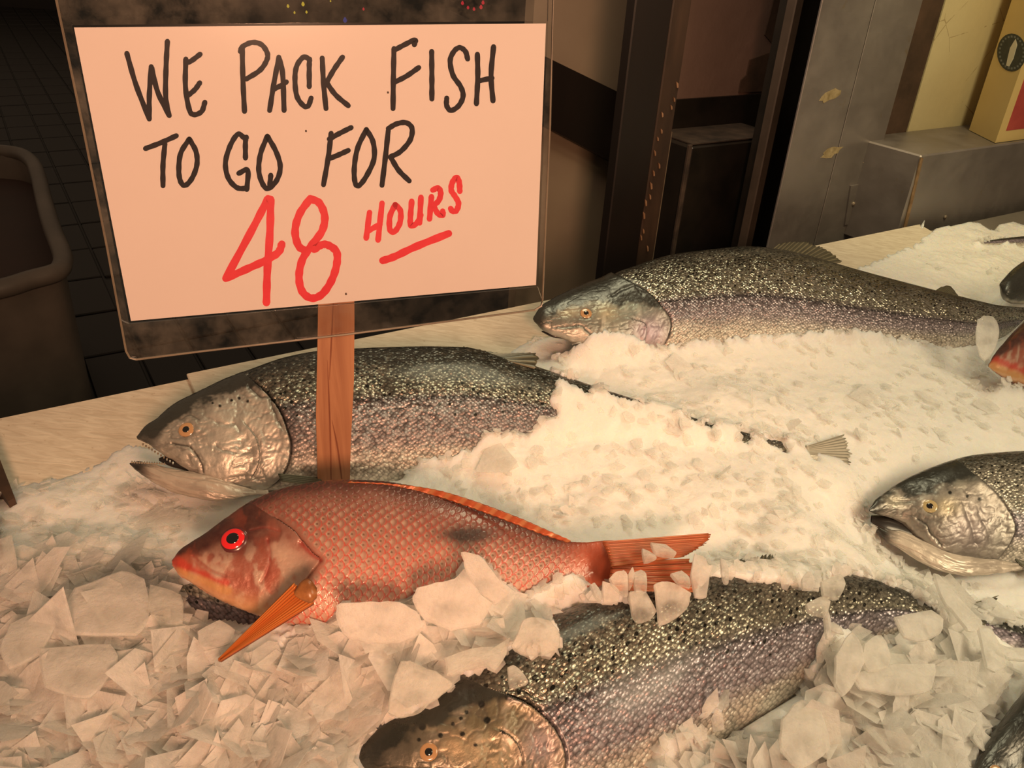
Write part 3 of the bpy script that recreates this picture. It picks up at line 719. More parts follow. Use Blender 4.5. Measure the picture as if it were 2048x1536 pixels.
def fan(name, root, base, tip, z0, z1, mat, n=40, m=14, rag=.0, th=.0009, rid=.0006, wave=0, seed=0, partof=None):
    """fin membrane from a base line to a tip line, with raised rays and a ragged tip"""
    B_ = np.array(catmull(base, 8)); T_ = np.array(catmull(tip, 8))
    def res(C):
        L = np.concatenate([[0], np.cumsum(np.hypot(*np.diff(C, axis=0).T))]); x = np.linspace(0, L[-1], n)
        return np.stack([np.interp(x, L, C[:, 0]), np.interp(x, L, C[:, 1])], 1)
    b = res(B_); t_ = res(T_); rr = np.random.default_rng(seed)
    zb = z0 if hasattr(z0, '__len__') else [z0, z0]; zt = z1 if hasattr(z1, '__len__') else [z1, z1]
    Pb = tab(b[:, 0], b[:, 1], np.linspace(zb[0], zb[1], n)); Pt = tab(t_[:, 0], t_[:, 1], np.linspace(zt[0], zt[1], n))
    V = []; uv = []
    for j in range(n):
        sc = 1-rag*rr.random()
        for i in range(m):
            q = i/(m-1)*sc; p = Pb[j]*(1-q)+Pt[j]*q
            p = p+np.array([0, 0, 1])*(rid*(1 if j % 3 == 0 else -.3)*(1-q*.5)+wave*math.sin(j*.5+q*3))
            V.append(p); uv.append((q, j/(n-1), 0))
    V = np.array(V); Vt = t2w(V); Vb = t2w(V-np.array([0, 0, th])); nn_ = len(V); Q = []
    for j in range(n-1):
        for i in range(m-1):
            a_ = j*m+i; q = (a_, a_+1, a_+m+1, a_+m); Q.append(q); Q.append(tuple(x+nn_ for x in q[::-1]))
    for i in range(m-1): Q.append((i, i+nn_, i+1+nn_, i+1)); x = (n-1)*m+i; Q.append((x, x+1, x+1+nn_, x+nn_))
    for j in range(n-1): x = j*m+m-1; Q.append((x, x+nn_, x+m+nn_, x+m)); x = j*m; Q.append((x, x+m, x+m+nn_, x+nn_))
    me = quads(name, np.vstack([Vt, Vb]), Q); vvec(me, 'suv', uv+uv)
    return sub(name, me, mat, partof) if partof else child(name, me, mat, root)

def salmon(name, label, st, zc, rho, k, gill, preop, creases, eyes, vis, head_px, mat=M_salmon, darkline=.30, lavender=.5, head_spots=(),
           seed=0, cap=None, shine=1.0, sheen=.55, lavc=(.32, .26, .33), side=(.40, .37, .31), headcol=(.46, .44, .39), cheek=(), mott=.25, opt={}, relief=1.0, group='silver salmon laid out on the ice'):
    G = loft(st, k, rho, zc, head_px, **opt); px, py = G['px'][..., 0], G['px'][..., 1]; V = vis_mask(G); t = G['t']
    root = thing(name, t2w(G['M'][len(G['M'])//2]), label, 'fish', group)
    n1 = fbm(G['u']*60, G['w']*60, seed); n2 = fbm(G['u']*260, G['w']*260, seed+9); n3 = fbm(G['u']*22, G['w']*22, seed+5)
    gl = smooth_pl(gill); gd, gs = pldist(px, py, gl); sgn = gd*gs
    sgn = np.where(V, sgn, np.where(G['u'] < np.median(G['u'][V & (gd < 6)]) if (V & (gd < 6)).any() else G['u'] < 0, -50, 50))
    head = sgn < 0
    # pigment: near-black back, bright flank, lavender band below the lateral line, pale belly
    tt = t+(n1-.5)*.12
    c = mixc(np.broadcast_to(np.array([.030, .032, .026]), G['P'].shape).copy(), side, sstep(darkline-.16, darkline+.14, tt))
    c = mixc(c, lavc, sstep(lavender-.05, lavender+.02, t)*(1-sstep(.66, .82, t))*.75)
    c = mixc(c, (.68, .62, .55), sstep(.66, .86, tt))
    ll = np.exp(-((t-lavender)/.008)**2)*(~head); c = mixc(c, (.08, .07, .08), ll*.8)
    bc = mixc(c, (.12, .11, .09), (sstep(.52, .75, n2)*sstep(.0, .5, .75-t)*.45))
    # head
    n4 = fbm(G['u']*110, G['w']*70, seed+30, 5); rid = 1-np.abs(2*fbm(G['u']*85, G['w']*140, seed+40, 4)-1); rid = sstep(.80, .97, rid)
    if cap: cd_, cs_ = pldist(px, py, [(x, y) for x, y in smooth_pl(cap)]); above = np.where(V, -cd_*cs_, np.where(t < .35, 60, -60)); capm = sstep(-7, 9, above+(n1-.5)*46+(n2-.5)*16)
    else: capm = sstep(darkline+.05, darkline-.06, t+(n1-.5)*.25)
    hc = mixc(np.broadcast_to(np.array(headcol), G['P'].shape).copy(), (.14, .13, .11), sstep(.48, .75, n3)*mott*2)
    hc = mixc(hc, (.60, .57, .50), sstep(.55, .75, n4)*sheen); hc = mixc(hc, (.10, .09, .08), rid*.5*sstep(.3, .6, fbm(G['u']*30, G['w']*30, seed+50)))
    hc = mixc(hc, (.60, .54, .48), sstep(.72, .92, t)*.6)
    for (cx, cy, rx, ry, cc, am) in cheek: hc = mixc(hc, cc, bulge(px, py, cx, cy, rx, ry)*am*V)
    hc = mixc(hc, (.014, .016, .013), capm*.96)
    sn_ = sstep(.022, .006, G['u']); hc = mixc(hc, (.03, .03, .025), sn_*.85)
    for (cx, cy, r_) in head_spots:
        hc = mixc(hc, (.012, .012, .010), sstep(r_*1.25, r_*.75, np.hypot(px-cx, py-cy)*(1+.25*(n2-.5)))*V)
    col = np.where(head[..., None], hc, bc)
    disp = ((n1-.5)*.0007+(n4-.5)*.0012-rid*.00035+(n3-.5)*.0020)*head*relief*(1-.55*capm)
    disp += np.where(V, np.where(head, .0021*np.exp(-(sgn/15)**2), -.0016*np.exp(-(sgn/7)**2)), 0)
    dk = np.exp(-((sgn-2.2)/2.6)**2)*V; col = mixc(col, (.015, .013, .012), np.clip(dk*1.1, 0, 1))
    cls = np.where(head, 1, 0)
    if preop:
        pp = smooth_pl(preop); d, s_ = pldist(px, py, pp); ps = d*s_; near = V*head*(d < 30)
        disp += near*np.where(ps < 0, .0014*np.exp(-(ps/12)**2), -.0010*np.exp(-(ps/5)**2))
        col = mixc(col, (.07, .06, .055), np.exp(-((ps-1)/2.0)**2)*.6*near)
        cls = np.where(head & V & (ps > 0) & (px > min(p[0] for p in pp)) & (t > .22), 2, cls)
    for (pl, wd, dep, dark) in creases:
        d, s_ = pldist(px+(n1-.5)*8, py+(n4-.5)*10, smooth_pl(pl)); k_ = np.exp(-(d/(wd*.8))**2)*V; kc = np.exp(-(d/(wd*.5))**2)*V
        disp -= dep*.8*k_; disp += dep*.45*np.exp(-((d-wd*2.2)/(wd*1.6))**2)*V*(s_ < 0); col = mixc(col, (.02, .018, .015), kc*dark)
    # opercle wrinkles
    wr = np.sin((px*.9+py*.5)*(2048/2048)*.6+n3*26+n1*5)*V*(cls == 2); disp += wr*.00006*relief
    for (cx, cy, r_) in eyes: disp += .0012*V*(bulge(px, py, cx, cy, r_*1.9, r_*1.9)-1.6*bulge(px, py, cx, cy, r_*.9, r_*.9))
    # soft folds and scale rows on the body
    disp += (~head)*(n3-.5)*.0012
    G['P'] = G['P']+G['N']*disp[..., None]
    scale = np.where(head, 0, sstep(0, 8, sgn)*(1-.35*sstep(.72, .95, t)))
    metal = np.where(head, .55*(1-capm), np.minimum(.95, .62*shine)*sstep(darkline-.2, darkline+.05, t)*(1-.6*sstep(lavender-.04, lavender+.2, t)))
    rough = np.where(head, (.30+.30*n4)*(1-.30*capm), .30/shine**.6+.12*sstep(lavender-.03, lavender+.1, t))
    spot = np.where(head, 0, .85*sstep(.60, .2, t)+.0)
    A = np.concatenate([col, scale[..., None]], -1); X = np.stack([spot, metal, rough], -1)
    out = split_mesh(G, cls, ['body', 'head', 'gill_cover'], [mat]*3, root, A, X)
    for (cx, cy, r_) in eyes: eye(root, cx, cy, r_, G, M_iris if seed != 3 else M_gold, M_socket)
    FISH.append((G, vis)); return root, G
def jaw(root, st, zc, rho, k, seed, dark_tip=.012, pale=(.50, .43, .36), lip=True):
    G = loft(st, k, rho, zc, 9999, nvis=70, nhid=14, fine=3.0)
    t = G['t']; n1 = fbm(G['u']*120, G['w']*120, seed); n3 = fbm(G['u']*30, G['w']*70, seed+1)
    c = mixc(np.broadcast_to(np.array(pale), G['P'].shape).copy(), (.30, .25, .21), sstep(.40, .80, n3)*.6)
    c = mixc(c, (.03, .025, .02), sstep(dark_tip+.014, dark_tip-.004, G['u'])); c = mixc(c, (.035, .03, .026), sstep(.20, .06, t)*.9)
    n6 = 1-np.abs(2*fbm(G['u']*40, G['w']*220, seed+7, 4)-1); rg = sstep(.78, .97, n6); c = mixc(c, (.16, .12, .11), rg*.25)
    G['P'] = G['P']+G['N']*((n3-.5)*.0030+(n1-.5)*.0012-rg*.0004)[..., None]
    A = np.concatenate([c, np.zeros(t.shape+(1,))], -1); X = np.stack([0*t, .2+0*t, .32+.1*n1], -1)
    o = split_mesh(G, None, ['lower_jaw'], [M_salmon], root, A, X)['lower_jaw']; return o, G
def blob_loft(root, name, st, zc, rho, k, mat, part=None):
    G = loft(st, k, rho, zc, 9999, nvis=24, nhid=10, fine=4); n, m = G['P'].shape[:2]; V = t2w(G['P'].reshape(-1, 3)); idx = np.arange(n*m).reshape(n, m)
    Q = np.stack([idx[:-1], np.roll(idx[:-1], -1, 1), np.roll(idx[1:], -1, 1), idx[1:]], -1).reshape(-1, 4)
    me = quads(name, V, Q[:, ::-1]); return sub(name, me, mat, part) if part else child(name, me, mat, root)
def teeth(root, pts, zc, h, name='tooth'):
    for (x, y), up in pts:
        p = tab(x, y, zc); q = tab(x, y-up, zc)
        V, F = tube([t2w(p), t2w(q)], [h, h*.15], 5); child(name, mesh(name, V, F), M_teeth, root)

RH = math.radians
# --- salmon A: open-mouthed, behind the stick
ZA = .055
stA = [(273,873,274,878),(290,853,292,889),(312,838,318,906),(345,812,352,930),(400,785,396,962),(455,762,440,984),(510,742,505,989),(565,723,570,990),(640,709,640,990),(720,704,718,989),
       (800,702,796,986),(880,701,872,980),(935,703,925,974),(1000,718,980,965),(1060,735,1040,955),(1130,757,1108,944),(1210,782,1190,935),(1300,810,1280,930),(1400,840,1384,927),(1480,862,1470,928),(1550,880,1548,930),(1625,893,1625,938)]
visA = [(255,925),(255,850),(330,780),(540,690),(700,670),(920,660),(1090,690),(1095,735),(1120,754),(1100,775),(1091,800),(1116,829),(1070,840),(1050,866),(985,858),(960,866),(955,895),(877,913),(830,920),(808,940),(815,975),(700,1010),(600,1010),(500,1010),(400,1008),(320,990),(255,940)]
bitsA = [[(1120,752),(1150,757),(1190,768),(1182,780),(1150,774)],[(1205,774),(1240,782),(1298,803),(1290,812),(1235,794)],[(1372,832),(1400,840),(1430,852),(1420,860),(1380,844)],
         [(1478,864),(1500,868),(1502,888),(1484,884)],[(1518,868),(1562,882),(1580,912),(1545,893)],[(1600,880),(1690,885),(1690,935),(1620,925)],[(1690,935),(1712,985),(1703,988),(1685,950)]]
gA = [(505,762),(535,790),(560,825),(574,862),(581,890),(576,925),(560,955),(535,975),(505,992)]
kA = [.5,.5,.48,.45,.42,.42,.42,.42,.42,.42,.42,.42,.42,.42,.42,.42,.42,.40,.38,.36,.32,.26]
rA, GA = salmon('salmon', 'silver salmon with gaping mouth lying behind the wooden sign stick', stA, ZA, RH(24), kA, gA,
    [(492,850),(510,872),(518,900),(516,930),(506,950)],
    [([(345,888),(372,890),(390,905),(402,930),(405,948)], 3.5, .0012, .85), ([(430,890),(445,900),(470,905)], 3, .0008, .3), ([(500,775),(520,795),(540,802),(560,850)], 5, .0016, .75),
     ([(415,835),(450,850),(470,845),(480,860)], 4, .0008, .25), ([(455,960),(490,950),(515,958)], 3, .0008, .3), ([(415,975),(450,968),(500,975)], 3, .0009, .4), ([(360,838),(380,832),(400,840)], 3, .0006, .5)],
    [(373,860,15)], visA, 340, seed=1, shine=1.25, side=(.36, .34, .28), lavc=(.25, .21, .24), cap=[(600,815),(560,800),(530,790),(500,778),(455,788),(420,805),(385,826),(350,842),(325,866),(300,884),(262,884)], darkline=.39, lavender=.49, head_spots=[(463,800,3),(478,795,3),(440,812,3),(425,806,2.5),(495,802,3)],
    cheek=[(440,880,50,50,(.50,.49,.44),.6),(395,868,22,12,(.30,.26,.22),.6),(540,905,30,45,(.50,.46,.42),.6),(340,905,18,30,(.42,.38,.32),.5)], relief=1.5)
jo, GJ = jaw(rA, [(259,926,260,930),(275,922,270,940),(300,926,292,958),(335,934,326,978),(370,942,370,991),(410,948,420,999),(455,962,465,999),(500,975,503,992),(535,979,538,988)], .040, RH(10), [.7,.7,.65,.6,.55,.5,.45,.4,.3], 4)
FISH.append((GJ, visA))
blob_loft(rA, 'mouth_lining', [(318,916,318,922),(335,910,338,932),(360,912,365,940),(400,930,400,955),(430,945,430,965)], .040, RH(10), .4, M_mouth)
teeth(rA, [((x, 925+abs(x-262)*.05), 4) for x in range(264, 330, 5)]+[((x, 887+(x-285)*.62), -4) for x in range(286, 350, 6)], .047, .0009)
fan('dorsal_fin', rA, [(918,703),(950,706),(985,714),(1015,722)], [(928,692),(1000,706),(1076,707),(1074,738)], .088, .088, M_darkfin, rag=.12, seed=1, n=50)
fan('pectoral_fin', rA, [(556,948),(562,962)], [(640,955),(652,975)], .052, .05, M_darkfin, n=16, seed=2)
fan('tail_fin', rA, [(1612,893),(1618,930)], [(1690,868),(1705,905),(1700,950),(1716,986)], [.064, .056], [.064, .050], M_silverfin, rag=.15, n=60, seed=3)

# --- salmon B: rear fish
ZB_ = .060
stB = [(1067,634,1068,640),(1078,614,1082,656),(1095,600,1105,668),(1130,580,1150,686),(1180,560,1200,702),(1240,540,1255,716),(1320,515,1320,728),(1400,503,1392,733),(1480,497,1470,733),(1560,505,1550,731),
       (1640,524,1632,729),(1720,545,1712,726),(1800,565,1792,722),(1880,584,1870,717),(1940,598,1930,708),(1990,609,1982,692),(2030,612,2030,672),(2080,612,2082,664)]
visB = [(1055,640),(1070,605),(1170,530),(1320,480),(1480,465),(1540,460),(1670,470),(1710,500),(1890,550),(2060,590),(2060,670),(2000,668),(1998,700),(1950,709),(1910,706),(1895,695),(1870,690),(1820,672),(1760,666),(1700,657),(1600,664),(1500,670),(1400,674),(1340,692),(1290,688),(1262,672),(1230,661),(1160,668),(1130,680),(1100,682),(1080,668)]
gB = [(1225,548),(1262,566),(1300,590),(1325,618),(1340,640),(1338,665),(1328,690),(1315,715)]
rB, GB = salmon('salmon', 'silver salmon at the back with a purple-tinged belly half sunk in ice', stB, ZB_, RH(21), [.5,.5,.46,.43]+[.42]*10+[.38,.34,.28,.2], gB,
    [(1268,640),(1290,648),(1291,670),(1285,690)], [([(1110,655),(1150,650),(1175,660),(1190,672)], 3, .0010, .7), ([(1225,590),(1260,575),(1290,590),(1318,615)], 4, .0008, .25)],
    [(1172,627,12)], visB, 300, seed=2, shine=1.5, side=(.52, .50, .42), cap=[(1335,622),(1300,616),(1262,612),(1235,610),(1205,608),(1175,606),(1140,614),(1110,630),(1085,652),(1060,660)], darkline=.33, lavender=.575, head_spots=[(1243,587,5),(1195,575,4),(1235,592,3),(1260,600,3),(1160,596,4)],
    headcol=(.24, .24, .21), cheek=[(1300,665,34,34,(.36,.27,.36),.75),(1215,625,22,16,(.50,.42,.28),.7),(1265,605,45,30,(.30,.36,.32),.6),(1140,625,25,10,(.48,.40,.28),.6)])
blob_loft(rB, 'lower_jaw', [(1083,662,1084,664),(1100,660,1104,674),(1120,662,1126,678),(1160,672,1165,692)], .035, RH(10), .5, M_mouth)
fan('dorsal_fin', rB, [(1540,502),(1580,508),(1620,518),(1650,528)], [(1560,486),(1612,482),(1662,503),(1686,524)], .092, .092, M_darkfin, rag=.15, seed=5, n=50)
fan('adipose_fin', rB, [(1868,583),(1905,592)], [(1882,574),(1900,572),(1917,592)], .085, .085, M_darkfin, n=14, m=8, seed=6)

# --- salmon C: head at the right edge
ZC_ = .062
stC = [(1738,1019,1740,1023),(1746,1000,1756,1028),(1765,980,1782,1036),(1795,956,1815,1052),(1835,934,1848,1090),(1870,920,1868,1118),(1905,909,1898,1140),(1960,901,1945,1152),(2030,896,2010,1165),(2110,898,2080,1180),
       (2200,905,2170,1190),(2300,920,2280,1190),(2420,950,2400,1180),(2520,990,2500,1150),(2580,1020,2570,1110)]
visC = [(1730,1025),(1735,980),(1780,938),(1850,912),(1905,894),(1960,882),(2060,880),(2060,1236),(2000,1205),(1950,1168),(1890,1146),(1850,1135),(1800,1105),(1760,1075),(1748,1045)]
gC = [(1962,960),(1990,985),(2012,1015),(2028,1048),(2022,1080),(1998,1112),(1970,1135),(1940,1152)]
rC, GC = salmon('salmon', 'silver salmon with grey cheek cut off by the right edge of the frame', stC, ZC_, RH(24), [.55,.55,.5,.46]+[.43]*11, gC, None,
    [([(1835,1038),(1852,1050),(1866,1070),(1884,1088)], 3.5, .0011, .8), ([(1930,1020),(1945,1055),(1950,1085)], 6, .0010, .2), ([(1960,1030),(1975,1060),(1978,1090)], 5, .0008, .2), ([(1780,1000),(1795,1006),(1830,1002)], 5, .0012, .3)],
    [(1859,1012,13)], visC, 300, seed=3, sheen=.35, cap=[(2040,985),(2000,972),(1960,960),(1925,962),(1890,972),(1850,984),(1810,996),(1785,990),(1765,1014),(1735,1028)], darkline=.32, lavender=.60, head_spots=[(1900,985,4),(1935,992,3),(1960,998,4),(1890,960,5)],
    headcol=(.29, .26, .23), cheek=[(1895,1015,26,18,(.50,.42,.26),.7),(1940,1060,45,50,(.42,.34,.35),.55),(1790,1003,18,10,(.66,.62,.5),.7),(1920,955,40,18,(.12,.12,.09),.7)])
jo, GJ = jaw(rC, [(1750,1050,1750,1054),(1765,1054,1768,1076),(1800,1060,1806,1102),(1840,1078,1850,1128),(1880,1098,1896,1146),(1930,1112,1945,1153),(1985,1118,1998,1148),(2040,1128,2046,1140)], .048, RH(20), [.6,.55,.5,.45,.4,.4,.3,.2], 14, pale=(.66, .57, .48))
FISH.append((GJ, visC))
blob_loft(rC, 'mouth_lining', [(1742,1030,1743,1045),(1770,1030,1770,1062),(1800,1042,1800,1068),(1840,1062,1840,1080),(1862,1078,1862,1090)], .050, RH(14), .35, M_mouth)
fan('pectoral_fin', rC, [(2030,1118),(2040,1130)], [(2110,1140),(2120,1165)], .05, .05, M_darkfin, n=16, seed=8)

# --- salmon D: front fish
ZD = .056
stD = [(712,1522,713,1530),(722,1490,740,1552),(745,1460,775,1580),(785,1420,815,1612),(840,1388,868,1638),(900,1355,930,1655),(965,1315,990,1660),(1030,1275,1055,1655),(1100,1235,1125,1645),(1180,1200,1205,1630),(1260,1172,1285,1600),(1340,1150,1362,1566),
       (1420,1138,1442,1518),(1500,1132,1522,1468),(1580,1132,1600,1415),(1660,1142,1680,1360),(1740,1158,1752,1310),(1800,1178,1806,1278),(1850,1205,1852,1262),(1890,1225,1888,1262)]
visD = [(700,1540),(722,1495),(750,1455),(775,1438),(820,1437),(870,1405),(905,1372),(912,1360),(935,1350),(968,1332),(990,1345),(1010,1320),(1022,1293),(1050,1312),(1085,1312),(1120,1296),(1118,1265),(1105,1240),(1117,1219),(1150,1205),
        (1230,1208),(1262,1215),(1300,1190),(1400,1185),(1425,1150),(1480,1165),(1540,1170),(1600,1182),(1640,1185),(1655,1165),(1690,1160),(1700,1145),(1800,1176),(1850,1212),(1884,1232),(1850,1240),(1838,1228),(1822,1240),(1822,1252),(1785,1262),(1775,1275),(1740,1272),(1720,1270),(1690,1262),(1660,1250),(1645,1262),(1637,1290),(1635,1320),(1610,1345),(1608,1390),(1575,1410),(1545,1450),
        (1500,1462),(1440,1475),(1355,1441),(1330,1470),(1300,1500),(1290,1560),(1200,1700),(700,1700)]
holeD = [(1475,1372),(1462,1405),(1430,1440),(1365,1443),(1400,1415),(1440,1390)]  # reflection of a flake on the flank, put into the shape as ice
gD = [(1018,1392),(1050,1405),(1078,1425),(1108,1458),(1126,1497),(1128,1540),(1115,1590),(1090,1640)]
rD, GD = salmon('salmon', 'large spotted salmon in front, its head cut off by the bottom edge', stD, ZD, RH(20), [.55,.55,.5,.46]+[.43]*12+[.38,.34,.3,.25], gD,
    [(1000,1462),(1020,1472),(1038,1495),(1044,1530),(1035,1575)], [([(1022,1383),(1050,1382),(1075,1398),(1088,1402)], 4, .0012, .8), ([(740,1545),(790,1535),(860,1545)], 4, .0010, .5), ([(1035,1372),(1060,1385),(1086,1400)], 3, .0010, .5)],
    [(858,1505,17)], visD, 440, mat=M_trout, seed=4, shine=1.3, sheen=.22, lavc=(.25, .22, .29), cap=[(1090,1420),(1040,1400),(1000,1398),(960,1408),(920,1425),(880,1443),(840,1462),(810,1485),(780,1505),(755,1530),(720,1560)], darkline=.35, lavender=.50,
    head_spots=[(943,1374,6),(908,1387,6),(963,1408,7),(900,1419,5),(974,1440,7),(933,1424,4),(922,1437,4),(906,1448,4),(845,1454,7),(881,1471,5),(1016,1396,7),(1006,1465,5),(925,1468,5),(838,1480,4),(1060,1381,6),(1098,1427,6),(1130,1442,7),(951,1490,4)],
    headcol=(.19, .165, .105), cheek=[(905,1490,30,22,(.50,.38,.24),.75),(1080,1490,40,50,(.30,.25,.30),.6),(860,1455,10,7,(.75,.65,.45),.7),(960,1500,45,35,(.44,.36,.24),.5),(1170,1520,28,70,(.42,.33,.32),.5),(820,1420,70,30,(.12,.10,.06),.5)],
    side=(.36, .34, .28), mott=.40, opt=dict(nvis=190))
fan('dorsal_fin', rD, [(1430,1138),(1500,1132),(1545,1133)], [(1450,1124),(1500,1112),(1552,1104)], .084, .084, M_darkfin, rag=.45, seed=11, n=40)
fan('tail_fin', rD, [(1885,1225),(1886,1262)], [(2000,1190),(1975,1245),(1990,1310)], .04, .04, M_darkfin, rag=.08, seed=12, n=40)

# --- salmon E: buried under the snapper, only its speckled back shows
stE = [(300,1170,300,1176),(330,1158,335,1215),(380,1152,385,1260),(450,1158,450,1300),(540,1180,540,1330),(640,1205,635,1345),(740,1235,735,1350)]
visE = [(352,1172),(400,1172),(440,1190),(520,1218),(570,1225),(602,1240),(596,1262),(570,1272),(530,1282),(500,1278),(480,1262),(440,1266),(420,1252),(392,1250),(380,1225),(362,1218)]
rE, GE = salmon('salmon', 'dark speckled back of a buried salmon under the red snapper head', stE, .028, RH(10), .42, [(100,1100),(100,1400)], None, [], [], visE, 0, mat=M_trout, seed=6, darkline=.30)

# --- fish at the edges
stH = [(1999,566,2000,572),(2008,545,2012,596),(2025,525,2030,612),(2050,508,2060,618),(2100,490,2110,622),(2200,470,2210,622),(2330,468,2340,600),(2450,500,2450,560)]
visH = [(1990,570),(2005,530),(2060,480),(2060,606),(2035,606),(2010,603)]
rH, GH = salmon('salmon', 'dark salmon snout poking in at the right edge above the rear tail', stH, .060, RH(20), .45, [(2110,500),(2150,560),(2120,620)], None, [], [], visH, 0, seed=7, darkline=.95)
stI = [(1952,486,1953,488),(1985,479,1985,491),(2030,473,2030,494),(2090,468,2090,500),(2160,462,2160,512),(2260,455,2260,530),(2400,470,2400,520)]
visI = [(1948,489),(1985,475),(2060,465),(2060,490),(2020,488),(1990,494)]
rI, GI = salmon('salmon', 'dark tail tip of a buried salmon near the steel ledge', stI, .010, RH(6), .3, [(1500,300),(1500,700)], None, [], [], visI, 0, seed=8, darkline=.75)
stJ = [(1935,1560,1937,1572),(1950,1510,1965,1600),(1985,1440,2010,1620),(2030,1370,2070,1620),(2090,1330,2130,1600),(2170,1300,2210,1560),(2300,1290,2320,1500),(2420,1320,2420,1450)]
visJ = [(1925,1560),(1945,1500),(1990,1460),(2000,1400),(2022,1360),(2060,1310),(2100,1300),(2100,1700),(1925,1700)]
rJ, GJ2 = salmon('salmon', 'dark glossy salmon at the bottom right corner', stJ, .055, RH(20), .45, [(2090,1330),(2110,1450),(2090,1560)], None, [], [(1992,1545,12)], visJ, 200, mat=M_trout, seed=9, sheen=.2, darkline=.62)
stK = [(1915,1225,1916,1232),(1945,1222,1950,1262),(1990,1228,2000,1300),(2060,1240,2070,1335),(2150,1240,2160,1345),(2260,1250,2270,1340),(2400,1280,2400,1320)]
visK = [(1940,1238),(1990,1242),(2060,1256),(2060,1340),(2030,1330),(2000,1312),(1975,1275)]
rK, GK = salmon('salmon', 'dark scaly flank of a buried salmon between long flakes below the right-hand head', stK, .030, RH(15), .4, [(1500,1000),(1500,1500)], None, [], [], visK, 0, mat=M_trout, seed=10, darkline=.62)

# ------------------------------------------------------------------ red snappers
def snapper(label, st, zc, rho, k, gill, eyes, vis, seed, pitch, fine, blotch=None, lips=None, creases=(), pmax=None):
    G = loft(st, k, rho, zc, 99999, nvis=int(290/fine*1.15), nhid=26, fine=fine)
    px, py = G['px'][..., 0], G['px'][..., 1]; V = vis_mask(G); t = G['t']; u, w_ = G['u'], G['w']
    root = thing('red_snapper', t2w(G['M'][len(G['M'])//2]), label, 'fish', 'red snappers on the ice')
    n1 = fbm(u*70, w_*70, seed); n2 = fbm(u*300, w_*300, seed+1); n3 = fbm(u*25, w_*25, seed+2)
    gd, gs = pldist(px, py, smooth_pl(gill)); sgn = np.where(V, gd*gs, 40); head = sgn < 0
    # overlapping scales: the exposed rear edge of each is an arc
    a_ = pitch; b_ = pitch*.46; R = a_*.80
    uu = u+.0035*np.cos(w_*25); j0 = np.round(w_/b_).astype(int); h = np.full(u.shape, 9.0); du_ = np.zeros(u.shape); dw_ = np.zeros(u.shape); hid = np.zeros(u.shape)
    for dj in (-2, -1, 0, 1, 2):
        j = j0+dj; off = (j % 2)*.5*a_; i0 = np.floor((uu-off)/a_).astype(int)
        for di in (-1, 0, 1):
            cx = (i0+di)*a_+off; cy = j*b_; dx = uu-cx; dy = (w_-cy)*1.15; r_ = np.hypot(dx, dy*1.05)/R
            ok = (r_ < 1) & (cx+a_*0 < 9); better = ok & (cx < np.where(h < 9, hid, 1e9))
            h = np.where(better, r_, h); hid = np.where(better, cx, hid); du_ = np.where(better, dx, du_); dw_ = np.where(better, dy, dw_)
    h = np.where(h > 1, 1, h); edge = sstep(.80, .98, h)
    tail_f = sstep(u.max()*.97, u.max()*.80, u)
    sc = np.where(head, 0, sstep(4, 20, sgn))*sstep(0, .06, t)*tail_f
    back = sstep(.42, .14, t+(n1-.5)*.1)
    base = mixc(np.broadcast_to(np.array([.38, .17, .13]), G['P'].shape).copy(), (.46, .29, .22), sstep(.35, .65, n3)*.5)
    base = mixc(base, (.060, .017, .012), back); base = mixc(base, (.15, .048, .034), sstep(.62, .26, t)*(1-back)*.9)
    base = mixc(base, (.60, .27, .19), sstep(.62, .85, t)*.6)
    c = mixc(base, (.54, .065, .045), edge*sc*(1-.7*back)*(.55+.45*sstep(.3,.6,t))); c = mixc(c, (.09, .02, .02), edge*sc*back*.8)
    c = mixc(c, (.56, .45, .36), sc*sstep(.85, .25, h)*.72*(1-back)*sstep(.25, .5, t+n3*.2))
    # dark pigment fleck where three scales meet
    fl = sstep(a_*.16, a_*.06, np.hypot(du_-a_*.36, dw_))*sc*(hash2((hid/a_*2).astype(int), j0, 5) > .5)*sstep(.80, .5, t)
    c = mixc(c, (.10, .045, .02), np.clip(fl, 0, 1)*.85)
    hc = mixc(np.broadcast_to(np.array([.33, .115, .08]), G['P'].shape).copy(), (.055, .014, .011), sstep(.58, .36, t+(n1-.5)*.20))
    hc = mixc(hc, (.60, .13, .07), sstep(.45, .7, n3)*.6*sstep(.3, .5, t)); hc = mixc(hc, (.62, .44, .32), sstep(.55, .75, n1)*.55*sstep(.35, .5, t))
    n5 = fbm(u*140, w_*90, seed+8, 4); hc = mixc(hc, (.50, .38, .30), sstep(.47, .64, n5)*.7*sstep(.38, .55, t)); hc = mixc(hc, (.30, .06, .03), sstep(.50, .30, n5)*.5)
    hc = mixc(hc, (.70, .40, .20), sstep(.70, .92, t)*.75)
    c = np.where(head[..., None], mixc(hc, c, sstep(-42, -3, sgn)*.7), c)
    if lips is not None:
        d, s_ = pldist(px, py, smooth_pl(lips)); c = mixc(c, (.50, .045, .025), sstep(15, 3, d+(n1-.5)*16)*V*.85)
        d2, s2 = pldist(px, py, smooth_pl([(x+4, y+15) for x, y in lips])); c = mixc(c, (.62, .33, .12), sstep(13, 2, d2+(n3-.5)*14)*V*.7)
    if blotch: c = mixc(c, (.045, .030, .028), np.clip(bulge(px, py, *blotch)*1.3*(.6+.8*n2), 0, .92)*V)
    c = mixc(c, (.62, .12, .05), (1-tail_f)*.8)
    disp = sc*((1-edge)*.00045*(h)+.0001)+(n3-.5)*.0012+((n1-.5)*.0009+(n5-.5)*.0010)*head
    disp += np.where(V, np.where(head, .0018*np.exp(-(sgn/12)**2), -.0010*np.exp(-(sgn/6)**2)), 0)
